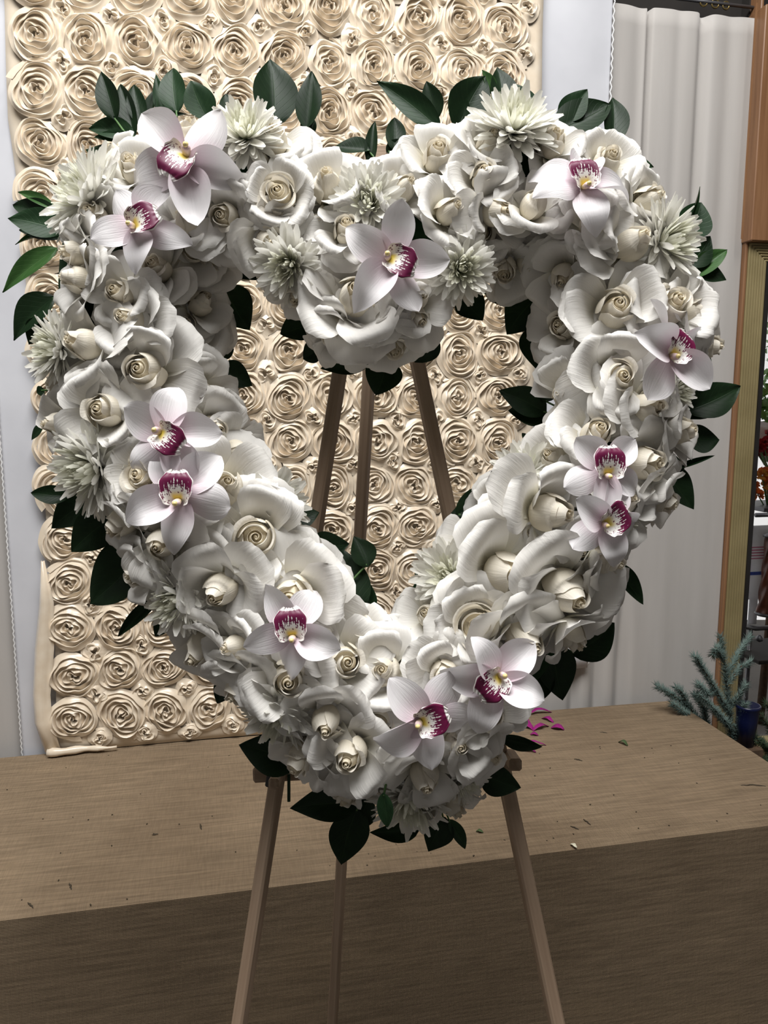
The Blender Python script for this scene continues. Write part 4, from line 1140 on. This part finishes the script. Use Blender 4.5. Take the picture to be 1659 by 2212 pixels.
for i, (lab, lvs, hh) in enumerate(SPRIGS):
    q = random.Random(900+i)
    mx_ = sum(l[0] for l in lvs)/len(lvs); my_ = sum(l[1] for l in lvs)/len(lvs)
    c, d, t = nearest_cl(mx_, my_)
    root = bpy.data.objects.new('leaf_sprig', None); COL.objects.link(root)
    root.location = on_heart(mx_, my_, hh)
    rl_ = root.location.copy()
    tag(root, lab, 'leaf sprig', 'leaf sprigs around the heart wreath')
    front = hh > 0
    foot = on_heart(*c, (-.012 if not front else .02))
    b2 = MB()
    for j, (bx, by, tx, ty, w, key) in enumerate(lvs):
        A = on_heart(bx, by, hh - .003*j); B = on_heart(tx, ty, hh - .003*j + q.uniform(-.012, .006))
        y = (B-A); L_ = y.length; y.normalize()
        z = (HN + HX*q.uniform(-.35, .35) + HV*q.uniform(-.1, .35)); z = (z - y*z.dot(y)).normalized()
        x = y.cross(z)
        o = bpy.data.objects.new('leaf', LEAF[key][q.randrange(6)]); COL.objects.link(o); o.parent = root
        W_ = w/PXM*1.08
        o.matrix_basis = Matrix.Translation(A-rl_) @ Matrix((x, y, z)).transposed().to_4x4() @ Matrix.Diagonal((W_, L_, L_*.9, 1))
        mid = foot.lerp(A, .6) - HN*(.004 if not front else -.004)
        b2.tube([foot-rl_, mid-rl_, A-rl_ + y*.003], [.0016, .0014, .0009], 6)
    b2.build('stem', M['stem'], root, True)

# ------------------------------------------------------------------ easel
EH = -0.062
ap = on_heart(806, 333, EH); 
easel = tag(bpy.data.objects.new('easel', None), 'pale pine tripod easel with a ledge holding up the flower heart', 'easel')
COL.objects.link(easel)
def to_floor(a, b): 
    d = b-a; return a + d*((0.0-a.z)/d.z)
lA, lB = on_heart(800, 372, EH), on_heart(519, 2200, EH)
rA, rB = on_heart(815, 372, EH), on_heart(1203, 2212, EH)
lF, rF = to_floor(lA, lB), to_floor(rA, rB)
tA = on_heart(822, 372, EH-0.026)
dr_ = ray(718, 2212); tB = EYE + dr_*(1.03/dr_.y)
tF = to_floor(tA, tB)
easel.location = (lF+rF)/2
eo = easel.location.copy()
def ebar(name, a, b, wx, wy, side, mat=M['pine'], bev=.002):
    # bar mesh in its own frame so that the grain follows its length
    z = (b-a).normalized(); x = (side - z*side.dot(z)).normalized(); y = z.cross(x)
    m_ = MB(); m_.box((0, 0, 0), wx, wy, (b-a).length, bev=bev)
    o = m_.build(name, mat, easel)
    o.matrix_basis = Matrix.Translation((a+b)/2-eo) @ Matrix((x, y, z)).transposed().to_4x4()
    return o
ebar('leg', lA, lF, .0125, .0135, HX+HN*.45)
ebar('leg', rA, rF, .0135, .0125, HX-HN*.25)
ebar('leg', tA, tF, .0130, .0135, HX+HN*.35)
ebar('top_block', on_heart(790, 352, EH), on_heart(838, 352, EH), .020, .030, HN)
LH = EH + .0185
ledge_a, ledge_b = on_heart(548, 1672, EH-.016), on_heart(1116, 1640, EH-.016)
ebar('ledge', ledge_a, ledge_b, .015, .014, HV)
pg = on_heart(1103, 1636, EH+.006)
ebar('ledge_peg', pg-HN*.012, pg+HN*.030, .0115, .012, HV)
pg2 = on_heart(600, 1676, EH+.006)
ebar('ledge_peg', pg2-HN*.012, pg2+HN*.030, .010, .010, HV)
u_l = (lF-lA).normalized()
tp = on_heart(595, 1682, EH)
ebar('tape_wrap', tp-u_l*.007, tp+u_l*.008, .0137, .0147, HX+HN*.45, M['tape'], .001)

# ------------------------------------------------------------------ odds and ends on the bench
def scrap_mat(name, c): return noise_mat(name, tuple(x*.75 for x in c), c, scale=60, rough=0.6)
M['magenta'] = scrap_mat('magenta_petal', (0.34, 0.012, 0.20)); M['bit_green'] = scrap_mat('cut_leaf', (0.07, 0.11, 0.04)); M['bit_cream'] = scrap_mat('cream_scrap', (0.75, 0.72, 0.55)); M['bit_brown'] = scrap_mat('dry_stem', (0.05, 0.038, 0.022))
def strip(name, a, b, w, mat, lab, cat, group=None, arch=.25, seed=0):
    """a thin curled scrap lying on the bench between two pixels"""
    q = random.Random(seed)
    A, B = on_bench(*a), on_bench(*b)
    L_ = (B-A).length; y = (B-A).normalized(); x = Vector((y.y, -y.x, 0))
    n = 9; vs = []
    for j in range(n):
        t = j/(n-1)
        ww = w/2*max(.12, math.sin(math.pi*(.08+.84*t)))
        p = A.lerp(B, t) - A + x*(q.uniform(-.06, .06)*L_*math.sin(math.pi*t))
        h = .0008 + arch*L_*math.sin(math.pi*t)
        for i in (-1, 0, 1):
            vs.append(p + x*(i*ww) + Vector((0, 0, h + abs(i)*ww*.5)))
    o = obj(name, mesh(name, vs, grid_faces(3, n), mat), None, A)
    o.modifiers.new('thickness', 'SOLIDIFY').thickness = .0006
    return tag(o, lab, cat, group)
MG = [((1112, 1562), (1152, 1578), 15, 'wide magenta petal scrap lying closest to the white flowers'), ((1138, 1545), (1192, 1540), 8, 'long thin magenta petal scrap, topmost of the little heap'), ((1140, 1556), (1128, 1575), 8, 'short magenta petal scrap leaning in the middle of the heap'),
      ((1150, 1580), (1185, 1570), 9, 'slim magenta petal scrap right of the wide one'), ((1170, 1553), (1196, 1562), 9, 'magenta petal scrap at the right side of the heap'), ((1190, 1574), (1219, 1578), 14, 'curled magenta petal lying apart at the far right of the heap'),
      ((1145, 1588), (1163, 1590), 8, 'small dark magenta petal scrap below the heap'), ((1118, 1622), (1158, 1626), 8, 'thin magenta petal scrap behind the right easel leg'), ((1122, 1614), (1180, 1611), 5, 'hair-thin magenta petal scrap under the slim leaf')]
for k, (a, b, w, lab) in enumerate(MG):
    strip('fallen_petal', a, b, w/640, M['magenta'], lab, 'petal', 'magenta petal scraps on the bench', .16, k)
strip('leaf_scrap', (1336, 1604), (1356, 1612), .011, M['bit_green'], 'curled green leaf scrap on the right half of the bench', 'leaf scrap', None, .25, 1)
strip('leaf_scrap', (1028, 1797), (1044, 1800), .008, M['bit_green'], 'small green leaf scrap on the bench left of the right easel leg', 'leaf scrap', None, .2, 2)
strip('leaf_scrap', (556, 1858), (562, 1868), .006, M['bit_green'], 'tiny green leaf crumb beside the left easel leg', 'leaf scrap', None, .2, 3)
strip('cream_scrap', (1232, 1824), (1246, 1832), .007, M['bit_cream'], 'cream petal scrap on the front edge of the bench', 'petal scrap', None, .1, 4)
STM = [((1260, 1770), (1276, 1782), 'dark stem snippet lying nearest the cream petal scrap'), ((1232, 1785), (1250, 1792), 'dark stem snippet left of its longer twin near the cream scrap'), ((1240, 1640), (1258, 1644), 'dark stem snippet right of the right easel leg'),
       ((1295, 1582), (1312, 1584), 'dark stem snippet near the back edge of the bench'), ((328, 1804), (342, 1802), 'dark stem snippet on the left half of the bench'), ((60, 1950), (72, 1962), 'brown stem snippet at the front left edge of the bench'),
       ((432, 1780), (435, 1792), 'upright dark stem snippet left of the left easel leg'), ((150, 1908), (154, 1922), 'greenish stem snippet on the front left of the bench'), ((1600, 1697), (1655, 1699), 'long dark stem snippet at the right end of the bench')]
for k, (a, b, lab) in enumerate(STM):
    strip('stem_snippet', a, b, .0022, M['bit_brown'], lab, 'stem', 'stem snippets on the bench', .03, 20+k)
q = random.Random(77); b_ = MB()
for k in range(90):
    px, py = q.uniform(0, 1659), q.uniform(1600, 1960)
    p = on_bench(px, py)
    if (p-bf0).dot(bd) > BR-.01 or (p-bf0).dot(bn) > -.005 or (p-W0).dot(WN) < .03: continue
    b_.box(p + Vector((0, 0, .0007)), q.uniform(.001, .0035), q.uniform(.001, .002), .0012, (Vector((math.cos(k), math.sin(k), 0)), Vector((-math.sin(k), math.cos(k), 0)), Vector((0, 0, 1))))
tag(b_.build('debris', M['bit_brown']), 'dark crumbs of leaf and stem scattered over the burlap', 'debris', kind='stuff')
# florist's stake hanging below the ledge
b_ = MB(); A = on_heart(624, 1672, EH+.010); B = on_heart(624, 1732, EH+.010)
b_.bar(A-A, B-A, .003, .002, HX, .0004)
tag(b_.build('florist_stake', M['leaf_mid'], None, False, A), 'thin dark green florist stake hanging below the left end of the ledge', 'stake')

# ------------------------------------------------------------------ beyond the bench end: spruce, pot, window goods
M['needle'] = noise_mat('blue_spruce_needles', (0.07, 0.115, 0.10), (0.15, 0.21, 0.185), scale=40, rough=0.6)
M['needle_dark'] = noise_mat('dark_pine_needles', (0.012, 0.03, 0.012), (0.03, 0.06, 0.02), scale=40, rough=0.6)
M['bark'] = noise_mat('twig_bark', (0.06, 0.035, 0.02), (0.11, 0.065, 0.035), scale=60, rough=0.9)
def conifer(name, base, twigs, off, mat, lab, nl=.019, dens=4500, cat='spruce branch', seed=1):
    """twigs: list of pixel polylines at depth off from the wall; needles all round each twig"""
    q = random.Random(seed)
    P0 = hit(base[0], base[1], W0+WN*off, WN)
    root = tag(bpy.data.objects.new(name, None), lab, cat); COL.objects.link(root); root.location = P0
    for tw in twigs:
        pts = [hit(x, y, W0+WN*(off+d), WN)-P0 for x, y, d in tw]
        b1 = MB(); b1.tube(pts, [.0028*(1-.55*i/(len(pts)-1)) for i in range(len(pts))], 6)
        t_ = b1.build('twig', M['bark'], root, True)
        V, F = [], []
        for a, b in zip(pts[:-1], pts[1:]):
            d = b-a; L_ = d.length; d.normalize()
            x = d.cross(Vector((0, 0, 1)) if abs(d.z) < .9 else Vector((1, 0, 0))).normalized(); y = d.cross(x)
            for k in range(int(L_*dens)):
                p = a + d*(L_*q.random()); an = q.uniform(0, 6.28)
                rd = (x*math.cos(an)+y*math.sin(an))
                n = (rd*q.uniform(.6, 1.0)+d*q.uniform(.35, .9)).normalized()*nl*q.uniform(.7, 1.2)
                s_ = n.cross(d).normalized()*.0013; s2 = n.normalized().cross(s_.normalized())*.0009
                o = len(V); V += [p+s_, p-s_, p+s2, p+n]; F += [(o, o+1, o+3), (o+1, o+2, o+3), (o+2, o, o+3)]
        tag(obj('needles', mesh('needles', V, F, mat), t_), kind='stuff')
    return root
conifer('spruce_branch', (1578, 1610), [
    [(1580, 1620, 0), (1576, 1540, .01), (1566, 1450, .02), (1556, 1372, .02)],
    [(1575, 1540, .01), (1545, 1490, .03), (1518, 1445, .04), (1502, 1418, .05)], [(1568, 1460, .02), (1590, 1420, .0), (1606, 1395, -.0), (1622, 1372, 0)],
    [(1570, 1480, .02), (1600, 1440, .03), (1624, 1428, .04)], [(1560, 1420, .02), (1548, 1400, .04), (1540, 1415, .05)], [(1576, 1530, .01), (1598, 1500, .03), (1612, 1478, .04)],
    [(1578, 1570, .01), (1540, 1530, .04), (1510, 1500, .05)], [(1580, 1600, .0), (1604, 1550, .03), (1610, 1520, .04)], [(1545, 1490, .03), (1530, 1500, .04), (1508, 1478, .05)]],
    .09, M['needle'], 'blue-green spruce branch standing at the far end of the bench', seed=3)
conifer('spruce_branch', (1520, 1580), [
    [(1540, 1600, 0), (1490, 1530, .01), (1450, 1500, .02), (1420, 1482, .02)], [(1490, 1530, .01), (1472, 1495, .02), (1460, 1484, .02)], [(1510, 1555, .01), (1480, 1540, .03), (1452, 1520, .03)],
    [(1530, 1590, 0), (1520, 1530, .03), (1500, 1500, .03)]],
    .05, M['needle'], 'low spruce twig showing just above the back corner of the bench', seed=5)
conifer('pine_garland', (1650, 1640), [
    [(1690, 1660, 0), (1650, 1610, .02), (1620, 1580, .03), (1595, 1575, .04)], [(1690, 1620, 0), (1660, 1570, .02), (1640, 1540, .02)], [(1690, 1650, 0), (1650, 1640, .05), (1610, 1620, .06)],
    [(1700, 1580, 0), (1670, 1540, .02), (1655, 1520, .02)], [(1690, 1640, 0), (1640, 1600, .06), (1618, 1600, .07)], [(1700, 1660, .03), (1660, 1655, .06), (1625, 1640, .08)]],
    .06, M['needle_dark'], 'dark green pine garland at the far right behind the bench', nl=.021, dens=2400, cat='garland', seed=8)
def at_off(px, py, off): return hit(px, py, W0+WN*off, WN)
M['blue_pot'] = noise_mat('blue_glaze', (0.003, 0.005, 0.03), (0.005, 0.009, 0.045), rough=0.3)
c = at_off(1614, 1552, .12)
b_ = MB(); r_ = .027
b_.lathe([(r_*.7, -.07), (r_*.95, .0), (r_*1.05, .028), (r_*1.1, .03), (r_*1.1, .036), (r_*.98, .036), (r_*.9, .0)], (0, 0, 0), n=24)
pot = tag(b_.build('flower_pot', M['blue_pot'], None, True, c), 'dark blue glazed pot half hidden by the spruce branch', 'pot')
b_ = MB(); zt = c.z-.07
b_.box((0, 0, -zt/2), .06, .06, zt, (WX, WN, Vector((0, 0, 1))), .002)
tag(b_.build('wooden_plinth', M['bark'], None, False, (c.x, c.y, zt)), 'dark wooden plinth under the blue pot beyond the bench', 'plinth')
c2 = at_off(1566, 1620, .075); b_ = MB(); zt = c2.z
b_.lathe([(.026, 0), (.034, zt-.03), (.036, zt-.028), (.036, zt-.02), (.032, zt-.02), (.024, zt-.10)], (0, 0, 0), n=20)
tag(b_.build('tall_vase', M['iron'] if 'iron' in M else M['black_trim'], None, True, (c2.x, c2.y, 0)), 'dark tall vase holding the spruce branch behind the bench', 'vase')
# goods behind the glass
OB = -.34
M['iron'] = noise_mat('grey_iron', (0.10, 0.10, 0.11), (0.20, 0.20, 0.21), rough=0.45, metal=0.7)
M['twist'] = noise_mat('twisted_brown_wood', (0.05, 0.015, 0.008), (0.12, 0.035, 0.02), scale=30, rough=0.35)
pc = at_off(1660, 1240, OB)
zs = [at_off(1655, y, OB).z for y in (1088, 1112, 1160, 1322, 1356, 1378)]
st_ = tag(bpy.data.objects.new('plant_stand', None), 'iron plant stand with twisted wooden column seen through the window', 'plant stand'); COL.objects.link(st_); st_.location = (pc.x, pc.y, 0)
b_ = MB(); b_.lathe([(.001, -.009), (.007, -.006), (.009, 0), (.007, .006), (.001, .009)], (0, 0, zs[0]), n=12); b_.build('finial', M['iron'], st_, True)
b_ = MB(); b_.tube([WX*(-.06)+Vector((0, 0, zs[1])), WX*(.25)+Vector((0, 0, zs[1]))], .007, 8); b_.build('rail', M['iron'], st_, True)
b_ = MB(); b_.lathe([(.008, zs[1]), (.012, zs[1]-.02), (.010, zs[2]+.012), (.024, zs[2]+.006), (.024, zs[2])], (0, 0, 0), n=16); b_.build('collar', M['iron'], st_, True)
n = 24; vs = []
hgt_ = zs[2]-zs[3]
for j in range(40):
    t = j/39; rr_ = .017+.010*t*t
    for k in range(n):
        a = 2*math.pi*k/n; rr2 = rr_*(1+.13*math.cos(4*(a+t*5)))
        vs.append((rr2*math.cos(a), rr2*math.sin(a), zs[2]-hgt_*t))
obj('twisted_column', mesh('twisted_column', vs, grid_faces(n, 40, True), M['twist']), st_)
b_ = MB(); b_.lathe([(.030, zs[3]), (.034, zs[3]-.004), (.030, zs[3]-.010)], (0, 0, 0), n=20); b_.build('base_ring', M['iron'], st_, True)
b_ = MB(); b_.tube([WX*(-.07)+Vector((0, 0, zs[4]+.008)), WX*(-.03)+Vector((0, 0, zs[4])), WX*(.25)+Vector((0, 0, zs[4]))], .008, 8); b_.build('rail', M['iron'], st_, True)
b_ = MB(); b_.lathe([(.001, -.012), (.010, -.007), (.012, 0), (.009, .006), (.003, .012)], Vector((0, 0, zs[5])) - WX*.016, n=14); b_.build('finial', M['iron'], st_, True)
for dx in (-.05, .2):
    b_ = MB(); b_.tube([WX*dx+Vector((0, 0, zs[4])), WX*dx+Vector((0, 0, .0))], .007, 8); b_.build('leg', M['iron'], st_, True)
b_ = MB(); zsh = zs[4]-.075
b_.box(WX*.09+Vector((0, 0, zsh)), .36, .2, .012, (WX, WN, Vector((0, 0, 1))), .002); b_.build('shelf', M['dark_wall'], st_)
# white printed card
M['card'] = noise_mat('white_card', (0.62, 0.64, 0.68), (0.7, 0.72, 0.75), rough=0.6); M['ink_red'] = scrap_mat('red_ink', (0.45, 0.10, 0.18)); M['ink_blue'] = scrap_mat('blue_ink', (0.04, 0.08, 0.38))
cc = at_off(1636, 1215, OB-.06)
card = tag(bpy.data.objects.new('printed_card', None), 'white printed card with red lines and a blue bar behind the plant stand', 'card'); COL.objects.link(card)
card.matrix_world = Matrix.Translation(cc) @ WQ.to_4x4()
b_ = MB(); b_.box((0.0, 0, 0), .11, .24, .003); b_.build('sheet', M['card'], card)
for k in range(5):
    b_ = MB(); b_.box((0, .05-.009*k, .0019), .085, .0035, .0006); b_.build('printed_line', M['ink_red'], card)
b_ = MB(); b_.box((0, -.035, .0019), .08, .011, .0006); b_.build('printed_bar', M['ink_blue'], card)
b_ = MB(); b_.box((0, -.16, -.006), .03, .09, .004); b_.build('prop', M['card'], card)
# orange and red bunches
def pompon(mat, seed):
    q = random.Random(seed); V, F = [], []
    for k in range(70):
        el = math.asin(q.uniform(-.1, 1)); az = q.uniform(0, 6.28)
        d = Vector((math.cos(el)*math.cos(az), math.cos(el)*math.sin(az), math.sin(el)))
        x = d.cross(Vector((.3, .2, 1))).normalized(); r0, r1 = .006, .019*q.uniform(.8, 1.15)
        o = len(V); w = .0045
        V += [d*r0-x*w*.5, d*r0+x*w*.5, d*r1+x*w+Vector((0, 0, .002)), d*r1-x*w]; F += [(o, o+1, o+2, o+3)]
    return mesh('flower_head', V, F, mat)
M['orange'] = scrap_mat('orange_floret', (0.72, 0.16, 0.02)); M['red'] = scrap_mat('red_floret', (0.42, 0.012, 0.02)); M['amber'] = scrap_mat('amber_floret', (0.65, 0.28, 0.04))
def bunch(name, px, py, off, mats, n, lab, rad, seed):
    q = random.Random(seed); c = at_off(px, py, off)
    root = tag(bpy.data.objects.new(name, None), lab, 'bouquet'); COL.objects.link(root); root.location = c
    heads = [pompon(m_, seed+i) for i, m_ in enumerate(mats)]
    b2 = MB()
    for k in range(n):
        p = WX*q.uniform(-rad, rad*2) + Vector((0, 0, q.uniform(-rad, rad)*.9)) + WN*q.uniform(-.02, .03)
        o = obj('flower_head', heads[k % len(heads)], root, p)
        o.rotation_euler = (math.radians(60), q.uniform(-.4, .4), q.uniform(-.5, .5))
        b2.tube([p, WX*.03+Vector((0, 0, -rad*2.2))], .002, 5)
    b2.build('stems', M['stem'], root, True)
    return root, c
z_sh = zs[1]+.02
bunch('orange_bouquet', 1648, 1036, OB-.13, [M['orange'], M['amber'], M['orange']], 20, 'bunch of orange and amber flowers behind the window', .052, 5)
rb_, c = bunch('red_bouquet', 1654, 962, OB-.15, [M['red']], 12, 'bunch of red flowers in clear wrap above the orange flowers', .045, 9)
M['wrap'] = noise_mat('pale_wrap', (0.62, 0.55, 0.56), (0.8, 0.78, 0.78), scale=20, rough=0.25)
vs = []
for j in range(5):
    for k in range(9):
        a = math.pi*(.15+.7*k/8); rr_ = .02+.022*j
        vs.append(WX*(.02-math.cos(a)*rr_) + Vector((0, 0, -.06+.033*j+.006*math.sin(5*k))) - WN*(math.sin(a)*rr_*.6-.0))
o = obj('wrapper', mesh('wrapper', vs, grid_faces(9, 5), M['wrap']), rb_)
o.modifiers.new('thickness', 'SOLIDIFY').thickness = .001
# the ledge they stand on
b_ = MB(); cz = at_off(1660, 1105, OB).z
b_.box((0, 0, 0), .46, .18, .014, (WX, WN, Vector((0, 0, 1))), .002)
pl = at_off(1690, 1105, OB-.16)
tag(b_.build('metal_shelf', M['iron'], None, False, (pl.x+.08, pl.y, cz-.004)), 'grey metal shelf carrying the bouquets behind the window', 'shelf')
# garden shrub outside
M['garden'] = leaf_mat('garden_leaf', (0.10, 0.20, 0.05), (0.20, 0.34, 0.10), (0.25, 0.4, 0.14)); M['garden_light'] = leaf_mat('pale_garden_leaf', (0.25, 0.4, 0.2), (0.38, 0.5, 0.3), (0.4, 0.5, 0.3))
def shrub(px, py, off, rad, n, mat, lab, seed):
    q = random.Random(seed); c = at_off(px, py, off)
    root = tag(bpy.data.objects.new('garden_shrub', None), lab, 'shrub'); COL.objects.link(root); root.location = (c.x, c.y, 0)
    V, F, T = [], [], []
    vs, fs, uv = leaf_mesh(3, .4)
    for k in range(n):
        d = Vector((q.gauss(0, 1), q.gauss(0, 1), q.gauss(0, 1))).normalized()*rad*q.uniform(.3, 1)
        m_ = Matrix.Translation(Vector((0, 0, c.z))+d) @ Matrix.Rotation(q.uniform(0, 6.28), 4, 'Z') @ Matrix.Rotation(q.uniform(-1, 1), 4, 'X') @ Matrix.Rotation(q.uniform(-1, 1), 4, 'Y') @ Matrix.Diagonal((.03, .06, .06, 1))
        o = len(V); sub = [i for i in range(len(vs)) if True]
        V += [tuple(m_ @ Vector(p)) for p in vs[::1]]; F += [tuple(i+o for i in f) for f in fs]; T += [tuple(t) for t in uv]
    tag(obj('foliage', mesh('foliage', V, F, mat, uvs=T), root), kind='stuff')
    b2 = MB(); b2.tube([(0, 0, 0), (.02, 0, c.z*.6), (0, 0, c.z)], [.02, .015, .008], 8); b2.build('trunk', M['bark'], root, True)
shrub(1690, 880, -1.3, .22, 260, M['garden'], 'leafy green shrub in daylight outside the window', 4)
shrub(1720, 780, -2.4, .30, 220, M['garden_light'], 'pale green shrub farther off outside the window', 6)

# brass fittings in the dark above the muslin curtain
M['brass'] = noise_mat('old_brass', (0.30, 0.22, 0.08), (0.45, 0.34, 0.14), rough=0.35, metal=0.9)
for k, (px, py, rpx, lab) in enumerate([(1520, 4, 9, 'brass ring above the muslin curtain, leftmost of three'), (1545, 8, 9, 'brass ring above the muslin curtain, middle of three'), (1568, 12, 8, 'brass ring above the muslin curtain, rightmost of three')]):
    c = at_off(px, py, -.06); b_ = MB(); r0 = rpx/960
    pts = [Vector((0, 0, 0))+WX*(r0*math.cos(a))+Vector((0, 0, r0*math.sin(a))) for a in [2*math.pi*i/20 for i in range(21)]]
    b_.tube(pts, .0022, 6, False)
    tag(b_.build('brass_ring', M['brass'], None, True, c), lab, 'ring', 'brass rings above the muslin curtain')
a_, b2_ = at_off(1460, -4, -.06), at_off(1640, 18, -.06)
b_ = MB(); b_.tube([a_-a_, b2_-a_], .004, 8)
tag(b_.build('curtain_wire', M['iron'], None, True, a_), 'thin grey rod along the top of the muslin curtain', 'curtain rod')
